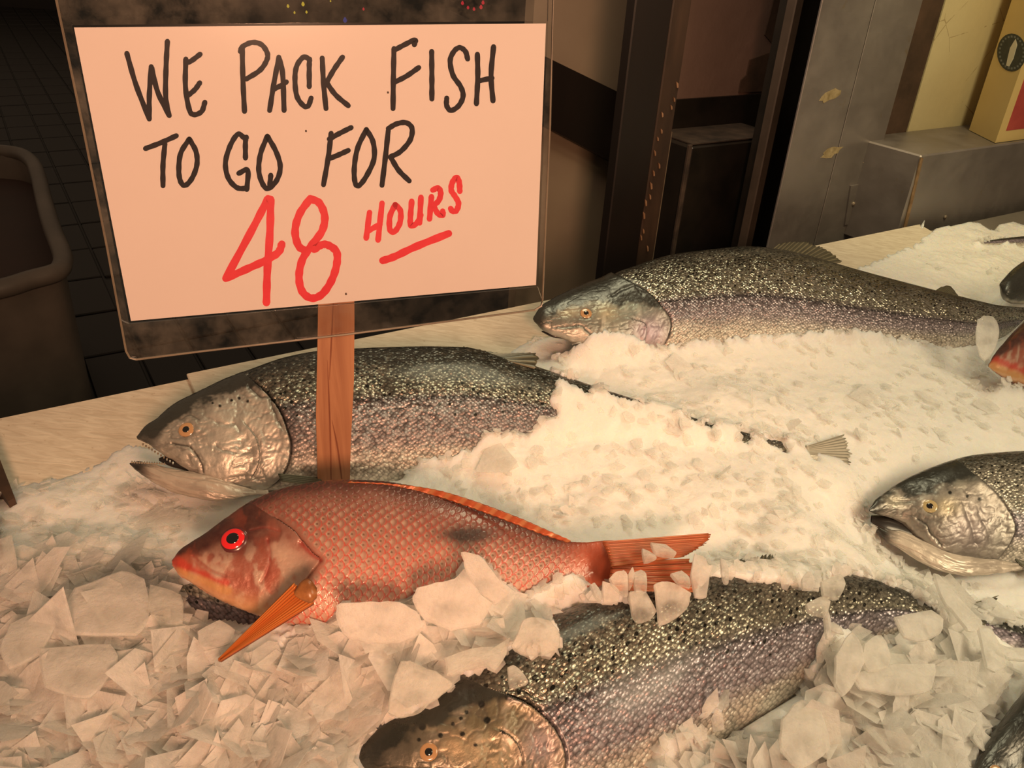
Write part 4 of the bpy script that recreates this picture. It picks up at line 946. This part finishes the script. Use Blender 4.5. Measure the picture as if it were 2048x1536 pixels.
    c = mixc(c, (.14, .035, .02), np.exp(-((sgn-1)/2.5)**2)*V*.6)
    for (pl, wd, dep, dark) in creases:
        d, s_ = pldist(px, py, smooth_pl(pl)); k_ = np.exp(-(d/wd)**2)*V; disp -= dep*k_; c = mixc(c, (.30, .03, .02), k_*dark)
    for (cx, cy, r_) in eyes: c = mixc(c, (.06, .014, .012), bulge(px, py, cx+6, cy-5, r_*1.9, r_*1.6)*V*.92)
    G['P'] = G['P']+G['N']*disp[..., None]
    A = np.concatenate([c, sc[..., None]], -1); X = np.stack([0*t, .12+0*t, .36+.1*n1], -1)
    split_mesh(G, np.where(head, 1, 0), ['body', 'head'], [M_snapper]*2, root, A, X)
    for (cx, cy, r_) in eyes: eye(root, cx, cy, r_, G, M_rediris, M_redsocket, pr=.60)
    FISH.append((G, vis)); return root, G
stS = [(345,1122,346,1128),(354,1108,356,1146),(380,1088,376,1162),(420,1062,412,1188),(465,1030,452,1212),(510,1004,500,1232),(560,985,550,1248),(620,973,612,1260),(690,967,682,1268),(760,970,752,1272),(850,985,842,1270),
       (930,1009,922,1262),(1000,1035,992,1244),(1060,1060,1054,1222),(1115,1080,1112,1200),(1165,1084,1166,1185),(1215,1080,1216,1178),(1250,1083,1250,1172)]
visS = [(325,1122),(390,1050),(470,1000),(560,960),(700,940),(850,955),(1000,1005),(1130,1055),(1300,1058),(1440,1055),(1432,1085),(1400,1102),(1398,1120),(1400,1160),(1380,1180),(1300,1185),(1255,1145),(1218,1158),(1195,1185),(1172,1162),(1141,1143),(1085,1165),(1041,1190),
        (1010,1170),(965,1118),(925,1106),(922,1130),(904,1168),(832,1177),(807,1199),(720,1206),(676,1211),(670,1232),(600,1240),(560,1240),(500,1236),(440,1214),(380,1180)]
kS = [.5,.5,.46,.44,.42,.40,.38,.37,.36,.36,.36,.36,.35,.34,.32,.28,.2,.1]
rS, GS = snapper('red snapper with a bright red eye lying on top of the ice in front', stS, .092, RH(24), kS,
    [(555,1040),(585,1060),(605,1082),(625,1105),(640,1122),(618,1150),(590,1185),(560,1215)], [(467,1079,22)], visS, 21, .0078, 1.55, blotch=(935, 1070, 52, 16),
    lips=[(352,1124),(375,1135),(400,1145),(430,1160),(450,1166)], creases=[([(602,1086),(612,1098),(628,1112),(640,1120)], 5, .0012, .8),([(535,1080),(540,1110),(535,1140),(522,1165)], 4, .0008, .5), ([(385,1112),(420,1140),(450,1152)], 3, .0007, .4), ([(500,1060),(530,1055),(560,1062)], 3, .0005, .3)])
eb = fan('pectoral_fin', rS, [(588,1166),(628,1204)], [(436,1318),(442,1320)], [.128, .125], [.086, .086], M_pecfin, n=26, m=26, th=.0025, seed=21)
blob_loft(rS, 'fin_base', [(588,1185,590,1192),(600,1164,608,1202),(618,1158,624,1206),(634,1176,634,1196)], .128, RH(24), .6, simple('fin_socket', (.13, .045, .015), (.42, .17, .05), 90, .3), eb)
fan('dorsal_fin', rS, [(690,968),(780,974),(860,988),(930,1010),(1010,1039),(1080,1066),(1135,1084)], [(700,963),(780,967),(865,978),(940,999),(1030,1032),(1090,1058),(1142,1081)], .118, .120, M_redfin, n=90, m=6, seed=22)
fan('tail_fin', rS, [(1205,1084),(1215,1105),(1222,1132)], [(1424,1066),(1420,1078),(1405,1092),(1370,1112)], .112, .106, M_redfin, rag=.05, n=66, m=20, seed=23)
fan('tail_fin', rS, [(1222,1130),(1216,1176)], [(1382,1118),(1396,1140),(1400,1165),(1392,1185)], .106, .098, M_redfin, rag=.06, n=60, m=20, wave=.0012, seed=24)
stG = [(1976,728,1978,734),(1986,700,1998,746),(2000,668,2030,764),(2022,632,2070,784),(2060,590,2120,800),(2120,560,2180,800),(2220,550,2270,790),(2360,580,2380,740),(2450,630,2455,690)]
visG = [(1966,735),(1985,690),(2010,640),(2040,595),(2060,580),(2060,765),(2020,742),(1990,742)]
rG, GG = snapper('red snapper snout at the right edge beside the rear salmon tail', stG, .085, RH(24), .42, [(2100,580),(2130,700),(2110,790)], [(2085,668,16)], visG, 31, .0078, 3.0,
                 lips=[(1984,720),(2010,728),(2045,742)])

# ------------------------------------------------------------------ crushed ice
xs_ = [tab(x, y)[0] for x, y in ((-120, 1600), (-120, 800), (2160, 400), (2160, 1600))]
RES = .0027; GX0, GX1, GY0, GY1 = -.70, 1.30, -.50, YE-.002
gx = np.arange(GX0, GX1, RES); gy = np.arange(GY0, GY1, RES); X, Y = np.meshgrid(gx, gy, indexing='ij')
up = np.full(X.shape, -1.0); lowv = np.full(X.shape, 9.0)
CP = [(1715,1070,.042),(1740,1100,.036),(1800,1150,.030),(1880,1185,.030),(1960,1200,.032),(1950,452,.002),(2048,448,.002),(1900,470,.004),(2048,470,.008),(60,1450,.050),(300,1450,.055),(560,1420,.062),(300,1250,.050),(60,1150,.040),(200,1120,.035),(650,1330,.072),(800,1280,.085),(950,1250,.088),(1080,1215,.080),(1180,1185,.075),(700,1450,.060),
      (90,1010,.018),(200,960,.006),(300,1030,.012),(480,1010,.016),(300,890,.004),(240,920,.003),(120,930,-.002),(900,1000,.045),(1100,990,.055),(1300,960,.060),(1250,1040,.062),(1450,1020,.064),(1050,900,.060),(1250,870,.062),
      (1000,680,.000),(1150,720,.030),(1100,700,.016),(1300,745,.040),(1500,735,.046),(1700,730,.048),(1900,745,.050),(1500,820,.060),(1750,830,.058),(2000,820,.055),(1650,960,.064),(1600,1060,.075),(1700,1100,.072),(1850,1180,.058),(2000,1240,.045),
      (1750,1330,.056),(1850,1400,.060),(1650,1450,.056),(1450,1500,.05),(1880,1500,.055),(1950,1350,.052),(2040,1400,.03),
      (1760,560,.004),(1900,560,.012),(1990,530,.016),(1900,510,.012),(1960,470,.010),(1870,490,.005),(2040,455,.010),(1740,530,-.003),(1800,490,-.006),(1830,470,-.012),(100,870,-.02),(200,850,-.02),(60,900,-.015),(450,750,-.02),(600,710,-.02),(800,680,-.02),(900,650,-.015),(1050,635,-.015)]
W = np.zeros(X.shape); Hh = np.zeros(X.shape)
for (cx, cy, h_) in CP:
    p = tab(cx, cy, max(h_, 0)); q = 1/((X-p[0])**2+(Y-p[1])**2+3e-4)**2; W += q; Hh += q*h_
base = Hh/W
cov = np.full(X.shape, -1.0); cap = np.full(X.shape, 9.0); seen = np.zeros(X.shape, bool)
for G, poly in FISH:
    P = G['P'].reshape(-1, 3); N = G['N'].reshape(-1, 3); i = np.round((P[:, 0]-GX0)/RES).astype(int); j = np.round((P[:, 1]-GY0)/RES).astype(int)
    ok = (i >= 0) & (j >= 0) & (i < X.shape[0]) & (j < X.shape[1]); i, j, z = i[ok], j[ok], P[ok, 2]
    fu = np.full(X.shape, -1.0); fl = np.full(X.shape, 9.0); np.maximum.at(fu, (i, j), z); np.minimum.at(fl, (i, j), z)
    for _ in range(2):      # close pinholes of the sampling
        nb = np.maximum.reduce([np.roll(fu, s_, a_) for s_, a_ in ((1, 0), (-1, 0), (1, 1), (-1, 1))]); fu = np.where((fu < 0) & (nb > 0) & (np.minimum.reduce([np.roll(fu, s_, a_) for s_, a_ in ((1, 0), (-1, 0))]) > 0), nb, fu)
        nb = np.minimum.reduce([np.roll(fl, s_, a_) for s_, a_ in ((1, 0), (-1, 0), (1, 1), (-1, 1))]); fl = np.where((fl > 8) & (fu > 0), nb, fl)
    m = fu > 0
    pp = proj(np.stack([X, Y, fu], -1)); pp = pp+np.stack([(fbm(X*95, Y*95, 61)-.5)*26, (fbm(X*95, Y*95, 62)-.5)*22], -1)*((pp[..., 0] > 400) | (pp[..., 1] > 1150))[..., None]
    vis = m & inpoly(pp[..., 0], pp[..., 1], poly)
    if G is GA:
        for b_ in bitsA: vis |= m & inpoly(pp[..., 0], pp[..., 1], b_)
    if G is GD: vis &= ~inpoly(pp[..., 0], pp[..., 1], holeD)
    pp = proj(np.stack([X, Y, np.zeros_like(X)], -1)); off = (pp[..., 1] > 1620) | (pp[..., 0] > 2130)
    cap = np.where(vis, np.minimum(cap, fl+.006), cap); cov = np.where(m & ~vis, np.maximum(cov, np.where(off, fl, fu+.005)), cov); seen |= vis
cov = np.where(seen, -1, cov)
def blur(A, n):
    for _ in range(n): A = (A+np.roll(A, 1, 0)+np.roll(A, -1, 0)+np.roll(A, 1, 1)+np.roll(A, -1, 1))/5
    return A
H = base.copy()
H = np.maximum(H, cov); H = np.minimum(H, cap)
for it in range(12):
    Hb = blur(H, 4); H = np.where((cov < 0) & (cap > 8), np.maximum(Hb*.8+base*.2, base*.0+np.minimum(Hb, 9)), H)
H = blur(H, 1); Hs = H.copy()
# broken facets: jittered cells, each tilted its own way; coarse in front, fine at the back
pp = proj(np.stack([X, Y, np.maximum(H, 0)], -1)); PX, PY = pp[..., 0], pp[..., 1]
coarse = np.clip(sstep(1150, 1350, PY)+sstep(1080, 1250, PY)*sstep(1300, 700, PX), 0, 1)
def facets(cell, seed):
    ci = np.floor(X/cell).astype(int); cj = np.floor(Y/cell).astype(int); best = np.full(X.shape, 9.0); hh = np.zeros(X.shape)
    for di in (-1, 0, 1):
        for dj in (-1, 0, 1):
            i, j = ci+di, cj+dj; sx = (i+hash2(i, j, seed))*cell; sy = (j+hash2(i, j, seed+1))*cell
            dx, dy = X-sx, Y-sy; an = hash2(i, j, seed+4)*3.14; d = np.hypot(dx*np.cos(an)+dy*np.sin(an), 1.8*(-dx*np.sin(an)+dy*np.cos(an)))
            m = d < best; best = np.where(m, d, best)
            hh = np.where(m, (hash2(i, j, seed+2)-.5)*cell*.28+dx*(hash2(i, j, seed+3)-.5)*.7+dy*(hash2(i, j, seed+5)-.5)*.7, hh)
    return hh
rough = facets(.034, 3)*coarse*.55+facets(.016, 13)*(.12+.23*coarse)+facets(.0075, 23)*.30
H = H+rough*np.where(cap < 8, .0, 1)+(fbm(X*14, Y*14, 77)-.5)*.010*np.where((cap > 8), 1, 0)
H = np.where(cap < 8, np.minimum(H, cap), H)
bm = tab(0, 0)  # the bare board carries no ice
pb0 = proj(np.stack([X, Y, 0*X], -1)); BOARD = [(-400,760),(-400,960),(0,950),(130,955),(200,925),(240,880),(300,900),(540,790),(700,760),(900,720),(960,690),(1085,640),(1500,560),(1690,556),(1725,540),(1770,522),(1800,508),(1842,494),(1842,440),(500,600)]
ragged = 10*(fbm(X*60, Y*60, 5)-.5)*2; H = np.where(inpoly(pb0[..., 0]+ragged, pb0[..., 1]+ragged, BOARD), -.02, H)
LIP = [(1843,380),(1843,456),(1845,483),(1869,464),(1939,452),(1955,454),(1971,466),(1992,470),(1990,459),(2022,451),(2048,460),(2250,440),(2250,360)]
H = np.where((pb0[..., 0] > 1690) & (pb0[..., 1] < 600) & (H > -.015), np.maximum(H, .0065+.004*fbm(X*30, Y*30, 8)), H)
H = np.where(inpoly(pb0[..., 0], pb0[..., 1], LIP), -.02, H)
keep = (PX > -600) & (PX < 2600) & (PY < 2300)
idx = np.arange(X.size).reshape(X.shape); hq = H
fm = keep[:-1, :-1] & keep[1:, 1:] & (np.maximum.reduce([hq[:-1, :-1], hq[1:, :-1], hq[:-1, 1:], hq[1:, 1:]]) > -.003)
Q = np.stack([idx[:-1, :-1], idx[1:, :-1], idx[1:, 1:], idx[:-1, 1:]], -1)[fm]
used = np.unique(Q); re = np.zeros(X.size, int); re[used] = np.arange(len(used))
Pice = np.stack([X, Y, np.maximum(H, -.004)], -1).reshape(-1, 3)[used]
me = quads('crushed_ice', t2w(Pice), re[Q]); me.polygons.foreach_set('use_smooth', [True]*len(me.polygons))
ice = link('crushed_ice', me, M_ice)
tag(ice, 'bed of crushed flake ice heaped over the table around the fish', 'ice', kind='stuff')
print('ice faces', len(me.polygons))

def shard_mesh(cx, cy, size, tilt, asp=1.0, n=None, th=.0016, rr=random, lift=0.0, hb=None, curl=0.0):
    n = n or rr.choice([4, 5, 5, 6, 7]); a0 = rr.random()*6.28; P = []
    ph = rr.random()*6.28
    for k in range(n):
        an = a0+2*math.pi*(k+rr.uniform(-.28, .28))/n; r_ = size*rr.uniform(.6, 1.05); P.append((r_*math.cos(an)*asp, r_*math.sin(an)/asp))
    c_, s_ = math.cos(ph), math.sin(ph); P = [(x*c_-y*s_, x*s_+y*c_) for x, y in P]
    nx, ny = tilt; nz = 1/math.sqrt(1+nx*nx+ny*ny); z0 = hb+lift
    V = [(cx+x, cy+y, z0-nx*x-ny*y+th/2+curl*(x*x+y*y)/size) for x, y in P]+[(cx+x*.93, cy+y*.93, z0-nx*x-ny*y-th/2+curl*(x*x+y*y)/size) for x, y in P]
    V += [(cx, cy, z0+th*.7), (cx, cy, z0-th*.5)]
    F = [(i, (i+1) % n, 2*n) for i in range(n)]+[((i+1) % n+n, i+n, 2*n+1) for i in range(n)]+[((i+1) % n, i, i+n, (i+1) % n+n) for i in range(n)]
    return V, F
# coarse raster of what must stay clear of flakes
MX, MY = np.meshgrid(np.arange(-100, 2160, 4), np.arange(380, 1680, 4), indexing='ij'); clear = np.zeros(MX.shape, bool)
for G, poly in FISH: clear |= inpoly(MX, MY, poly)
for b_ in bitsA: clear |= inpoly(MX, MY, b_)
clear &= ~inpoly(MX, MY, holeD)
board = inpoly(MX, MY, [(-100,820),(-100,960),(0,950),(130,955),(200,925),(240,880),(300,900),(540,770),(700,750),(930,700),(1040,650),(1075,600),(1700,530),(1720,545),(1845,492),(1845,440),(500,600)])
def gridh(x, y):
    i = int((x-GX0)/RES); j = int((y-GY0)/RES)
    if not (0 <= i < X.shape[0] and 0 <= j < X.shape[1]): return None
    return i, j
rs = random.Random(11); VV = []; FF = []; BIG = []; VF = []; FFF = []
gHx, gHy = np.gradient(blur(Hs, 2), RES)
tries = 0; cnt = 0
mar = 3
while cnt < 5200 and tries < 60000:
    tries += 1
    px_, py_ = rs.uniform(-60, 2110), 440+1180*rs.random()**.85
    p = tab(px_, py_, .045); g = gridh(p[0], p[1])
    if g is None: continue
    i, j = g; hz = H[i, j]
    if hz < .0015: continue
    q = PX[i, j], PY[i, j]; co = coarse[i, j]; big = rs.random() < .42*co+.01
    size = rs.uniform(.013, .026) if big else rs.uniform(.003, .008)*(1+.8*co)
    tl = (.14+.16*co) if rs.random() < .88 else .7
    tx, ty = rs.gauss(0, tl)-gHx[i, j]*.8, rs.gauss(0, tl)-gHy[i, j]*.8; tx = max(-1.6, min(1.6, tx)); ty = max(-1.6, min(1.6, ty))
    V, F = shard_mesh(p[0], p[1], size, (tx, ty), rs.uniform(.75, 1.5), th=rs.uniform(.0008, .0022), rr=rs, lift=rs.uniform(-.001, .0015+size*.25), hb=hz, curl=rs.uniform(-.08, .08))
    pv = proj(np.array(V)); a_ = np.clip(((pv[:, 0]+100)/4).astype(int), 0, MX.shape[0]-1); b_ = np.clip(((pv[:, 1]-380)/4).astype(int), 0, MX.shape[1]-1)
    if board[a_, b_].any(): continue
    ov = clear[a_, b_].mean()
    if ov > (.34 if size < .008 else .12) or clear[a_[-1], b_[-1]]: continue
    if co < .2 and rs.random() < .35: continue
    cnt += 1
    if big and -40 < px_ < 2080 and py_ < 1560: BIG.append((V, F, px_, py_, size))
    else:
        if co < .4 and rs.random() < .45: continue
        if co < .4: n = len(VF); VF += V; FFF += [tuple(i_+n for i_ in f) for f in F]
        else: n = len(VV); VV += V; FF += [tuple(i_+n for i_ in f) for f in F]
fr = (cap < 8); nf = (np.roll(fr, 2, 0) | np.roll(fr, -2, 0) | np.roll(fr, 2, 1) | np.roll(fr, -2, 1)) & ~fr & (H > .002)
FI = np.argwhere(nf & (PX > -20) & (PX < 2080) & (PY < 1560)); rs.shuffle(FI := [tuple(v) for v in FI])
made = 0
for (i, j) in FI:
    if made >= 800: break
    co = coarse[i, j]; size = rs.uniform(.0022, .0062)*(1+1.0*co*rs.random()); x_, y_ = X[i, j], Y[i, j]
    V, F = shard_mesh(x_, y_, size, (max(-.9, min(.9, rs.gauss(0, .4)-gHx[i, j]*.3)), max(-.9, min(.9, rs.gauss(0, .4)-gHy[i, j]*.3))), rs.uniform(.75, 1.4), th=rs.uniform(.0008, .0018), rr=rs, lift=rs.uniform(0, .002), hb=H[i, j])
    pv = proj(np.array(V)); a_ = np.clip(((pv[:, 0]+100)/4).astype(int), 0, MX.shape[0]-1); b_ = np.clip(((pv[:, 1]-380)/4).astype(int), 0, MX.shape[1]-1)
    if clear[a_, b_].mean() > .55 or board[a_, b_].any(): continue
    made += 1; n = len(VV); VV += V; FF += [tuple(i_+n for i_ in f) for f in F]
me = mesh('fine_flakes', t2w(np.array(VF)), FFF); lf = link('fine_flakes', me, flake_mat('fine_ice', .60, (.97, .97, .95))); lf.parent = ice; tag(lf, kind='stuff')
M_crumb = flake_mat('ice_crumbs', .50, (.97, .96, .94))
BIG.sort(key=lambda b: -b[4]); rest = BIG[110:]; BIG = BIG[:110]
for V, F, *_ in rest:
    n = len(VV); VV += V; FF += [tuple(i_+n for i_ in f) for f in F]
me = mesh('loose_flakes', t2w(np.array(VV)), FF); lf = link('loose_flakes', me, M_crumb); lf.parent = ice; tag(lf, kind='stuff')
for V, F, px_, py_, sz in BIG:
    c = np.mean(V, 0); me = mesh('ice_flake', (t2w(np.array(V))-t2w(c)), F)
    o = link('ice_flake', me, M_flake); o.location = t2w(c)
    lab, grp = (('broad flat ice flake heaped at the front left', 'broad flakes at the front left') if px_ < 760 else
                ('flat ice flake lying below and right of the spotted front salmon', 'flakes at the front right') if px_ > 1250 else
                ('ice flake piled between the red snapper belly and the spotted salmon', 'flakes under the snapper belly'))
    tag(o, lab, 'ice', grp)

# single shards one can point to
def shard(poly, z, label, mat=M_clear, th=.0022, dz=0.0, slope=0.0):
    C = catmull(list(poly)+[poly[0]], 3)[:-1]*.5+np.array([np.array(poly[i // 3])+(np.array(poly[(i//3+1) % len(poly)])-np.array(poly[i//3]))*(i % 3)/3 for i in range(3*len(poly))])*.5
    sz_ = np.ptp(C, 0).mean(); C = C+np.array([[random.uniform(-1, 1), random.uniform(-1, 1)] for _ in C])*sz_*.012; c = C.mean(0); P = []
    for x, y in C: P.append(tab(x, y, z+slope*(y-c[1])/100+dz*(x-c[0])/100))
    P = np.array(P); n = len(P); m = P.mean(0)
    V = np.vstack([P+[0, 0, th/2], m+(P-m)*.94+[0, 0, th*.9], m+(P-m)*.97-[0, 0, th/2], [m+[0, 0, th]], [m-[0, 0, th/2]]])
    F = []
    V[3*n, 2] += th*.5
    for i in range(n):
        k = (i+1) % n; F += [(i, k, n+k, n+i), (n+i, n+k, 3*n), (k, i, 2*n+i, 2*n+k), (2*n+k, 2*n+i, 3*n+1)]
    c3 = t2w(m); o = link('ice_shard', mesh('ice_shard', t2w(V)-c3, F), mat); o.location = c3; tag(o, label, 'ice'); return o
shard([(1307,1171),(1322,1165),(1341,1166),(1362,1176),(1380,1187),(1380,1196),(1372,1221),(1341,1243),(1318,1253),(1312,1215)], .118, 'clear wedge-shaped ice shard standing below the snapper tail', slope=-.02)
shard([(1257,1187),(1275,1183),(1292,1187),(1312,1225),(1300,1240),(1276,1247),(1262,1232)], .112, 'clear ice shard left of the wedge below the snapper tail', slope=-.01)
shard([(774,1425),(785,1370),(800,1325),(820,1324),(835,1330),(870,1345),(905,1369),(888,1388),(867,1403),(840,1424),(817,1434),(792,1436)], .105, 'large smooth ice slab resting against the forehead of the front salmon', slope=-.01)
shard([(888,1318),(940,1300),(1010,1292),(1021,1278),(1012,1310),(990,1344),(967,1330),(930,1342),(905,1352),(893,1350)], .112, 'wide jagged ice flake over the nape of the front salmon')
shard([(1022,1293),(1036,1262),(1047,1240),(1070,1236),(1097,1243),(1112,1258),(1119,1271),(1119,1296),(1100,1306),(1079,1312),(1047,1310),(1030,1303)], .118, 'rounded clear ice flake on the front salmon shoulder', slope=-.01)
shard([(673,1212),(700,1206),(760,1205),(800,1207),(830,1225),(848,1250),(845,1264),(826,1278),(800,1285),(760,1287),(726,1285),(695,1276),(680,1262),(672,1238)], .122, 'large oval ice flake against the snapper belly', M_flake, slope=-.02)
shard([(922,1106),(945,1108),(962,1116),(985,1145),(1016,1190),(1005,1200),(991,1209),(955,1180),(932,1143)], .140, 'thin ice flake leaning up the snapper flank', M_flake, slope=-.03)
shard([(832,1178),(870,1168),(910,1160),(930,1140),(960,1190),(985,1210),(960,1250),(900,1262),(850,1240),(825,1205)], .128, 'wet shiny ice flake below the leaning one on the snapper', M_flake, slope=-.02)
shard([(1218,1159),(1230,1146),(1247,1143),(1254,1152),(1255,1193),(1240,1188),(1226,1175)], .128, 'small pointed flake on the root of the snapper tail', slope=-.02)
shard([(1283,1100),(1298,1106),(1313,1118),(1288,1127)], .124, 'small triangular ice chip on the upper snapper tail')
shard([(1256,1150),(1264,1136),(1268,1150),(1264,1172),(1258,1180)], .128, 'narrow upright sliver on the snapper tail root', slope=-.02)
shard([(1266,1148),(1280,1142),(1292,1150),(1293,1184),(1270,1186)], .126, 'squarish chip beside the narrow sliver on the snapper tail')
shard([(1204,1165),(1222,1170),(1238,1184),(1235,1206),(1207,1206)], .120, 'blunt flake under the snapper tail root', M_flake, slope=-.02)
shard([(1180,1172),(1188,1168),(1200,1185),(1202,1206),(1190,1196)], .120, 'slim flake wedged left of the blunt one under the tail', M_flake)
shard([(1300,1088),(1330,1092),(1352,1108),(1345,1116),(1310,1110)], .124, 'pinkish translucent flake lying on the upper tail lobe')
shard([(1388,1108),(1410,1118),(1418,1150),(1412,1195),(1390,1195),(1380,1150)], .120, 'upright flake covering the tip of the lower tail lobe', M_flake, slope=-.01)
shard([(1340,1150),(1362,1144),(1378,1158),(1380,1176),(1356,1168)], .126, 'tiny clear chip on the lower snapper tail lobe')
shard([(1955,640),(1965,634),(1985,635),(1993,645),(1998,668),(1992,692),(1982,712),(1970,722),(1960,712),(1953,690),(1951,664)], .105, 'smooth oval ice flake leaning on the rear salmon tail', M_flake, slope=-.03)
shard([(1602,1160),(1612,1146),(1621,1146),(1628,1160),(1626,1180),(1604,1180)], .112, 'small tooth-shaped flake on the back of the front salmon', M_flake)
shard([(1646,1218),(1653,1216),(1660,1245),(1661,1277),(1652,1278),(1648,1250)], .100, 'thin upright sliver near the front salmon tail', M_flake)
shard([(1440,1119),(1448,1122),(1456,1138),(1456,1168),(1447,1166),(1442,1145)], .112, 'slim pointed sliver above the front salmon back', M_flake)
shard([(1014,1337),(1026,1332),(1040,1342),(1057,1366),(1040,1373),(1019,1376)], .112, 'translucent triangular chip on the front salmon gill')
shard([(1640,1165),(1680,1150),(1690,1170),(1676,1200),(1645,1195)], .108, 'see-through flake on the rear back of the spotted salmon')
shard([(1610,1210),(1640,1195),(1660,1205),(1650,1235),(1615,1225)], .105, 'blurred clear flake below the see-through one')
shard([(1669,1314),(1685,1285),(1702,1266),(1720,1284),(1728,1320),(1724,1336),(1700,1380),(1683,1394),(1668,1372)], .085, 'tall pale flake beside the belly of the front salmon', M_flake)
shard([(1726,1290),(1745,1274),(1762,1272),(1774,1292),(1779,1314),(1775,1336),(1735,1347),(1722,1320)], .082, 'blocky flake right of the tall pale one', M_flake)
shard([(1866,1149),(1876,1150),(1900,1180),(1962,1246),(1958,1262),(1935,1262),(1900,1222),(1880,1196)], .080, 'long straight ice sliver below the right-hand salmon jaw', M_flake)
shard([(1954,1252),(1979,1255),(1998,1290),(2012,1332),(1990,1345),(1972,1336),(1962,1296)], .080, 'long sliver pointing to the lower right corner', M_flake)
shard([(1976,1281),(2010,1296),(2052,1299),(2052,1322),(2020,1320),(1996,1308)], .080, 'curved flake over the buried scaly flank', M_flake)
shard([(1786,1236),(1822,1228),(1862,1222),(1886,1240),(1880,1268),(1846,1284),(1806,1276)], .090, 'broad flake covering the front salmon tail', M_flake)
shard([(1700,1350),(1790,1330),(1868,1330),(1862,1380),(1810,1392),(1720,1380)], .080, 'long flat slab in the front right ice', M_flake)
shard([(1560,1440),(1600,1400),(1640,1420),(1660,1500),(1600,1540),(1560,1500)], .080, 'wide flat flake below the front salmon belly', M_flake)
shard([(150,1178),(245,1145),(290,1160),(300,1230),(275,1272),(150,1272),(118,1232)], .070, 'largest flat ice plate at the left', M_flake)
shard([(78,1300),(220,1290),(235,1330),(180,1400),(90,1376)], .072, 'flat ice plate below the largest one at the left', M_flake)
shard([(20,1250),(80,1225),(110,1255),(80,1310),(20,1340),(0,1300)], .070, 'rounded ice plate near the left frame edge', M_flake)
shard([(395,1265),(440,1242),(470,1262),(460,1285),(410,1300),(398,1290)], .075, 'triangular ice flake under the orange pectoral fin', M_flake)
shard([(300,1170),(362,1190),(366,1245),(320,1250),(296,1220)], .070, 'clear flake left of the buried speckled salmon', M_clear)

# tangle of coloured lights far behind the stall, glimpsed over the sign
def emit(name, c, s_):
    t = NT(name); t.t.links.new(t.n('Emission', Color=(*c, 1), Strength=s_).outputs[0], t.out.inputs[0]); return t.m
Ms = {'yellow': emit('yellow_glow', (.9, .6, .05), .55), 'red': emit('red_glow', (.9, .03, .05), .5), 'blue': emit('blue_glow', (.1, .15, .8), .18)}
LB = ((576, 12, 'yellow', 2.6), (606, 8, 'yellow', 3.2), (613, 24, 'yellow', 2.2), (589, 25, 'yellow', 2), (661, 2, 'yellow', 1.5), (727, 18, 'red', 2.2), (925, 6, 'red', 3.0), (936, 15, 'red', 2.6), (948, 18, 'red', 2.6), (962, 14, 'red', 3.2), (966, 5, 'red', 3), (690, 40, 'blue', 4))
def farp(x, y): R = ray(x, y); return CAM+R*((11.37-CAM[1])/R[1])
ls = thing('string_lights', farp(750, 10), 'dim string of tiny coloured bulbs glowing in the dark above the sign', 'lights')
wire = sorted(LB, key=lambda q_: q_[0]); pts = catmull([farp(x, y-3) for x, y, *_ in wire], 4)
child('wire', mesh('wire', *tube(pts, .003, 5)), M_black, ls)
for (x, y, c, r_) in LB:
    p = farp(x, y); rr_ = r_/FPX*11
    V, F = tube([p-zz*rr_*1.2, p-zz*rr_*.6, p, p+zz*rr_*.7, p+zz*rr_*1.2], [rr_*.3, rr_*.9, rr_, rr_*.6, rr_*.25], 8)
    child('bulb', mesh('bulb', V, F, smooth=True), Ms[c], ls)['label'] = f'glowing {c} bulb'
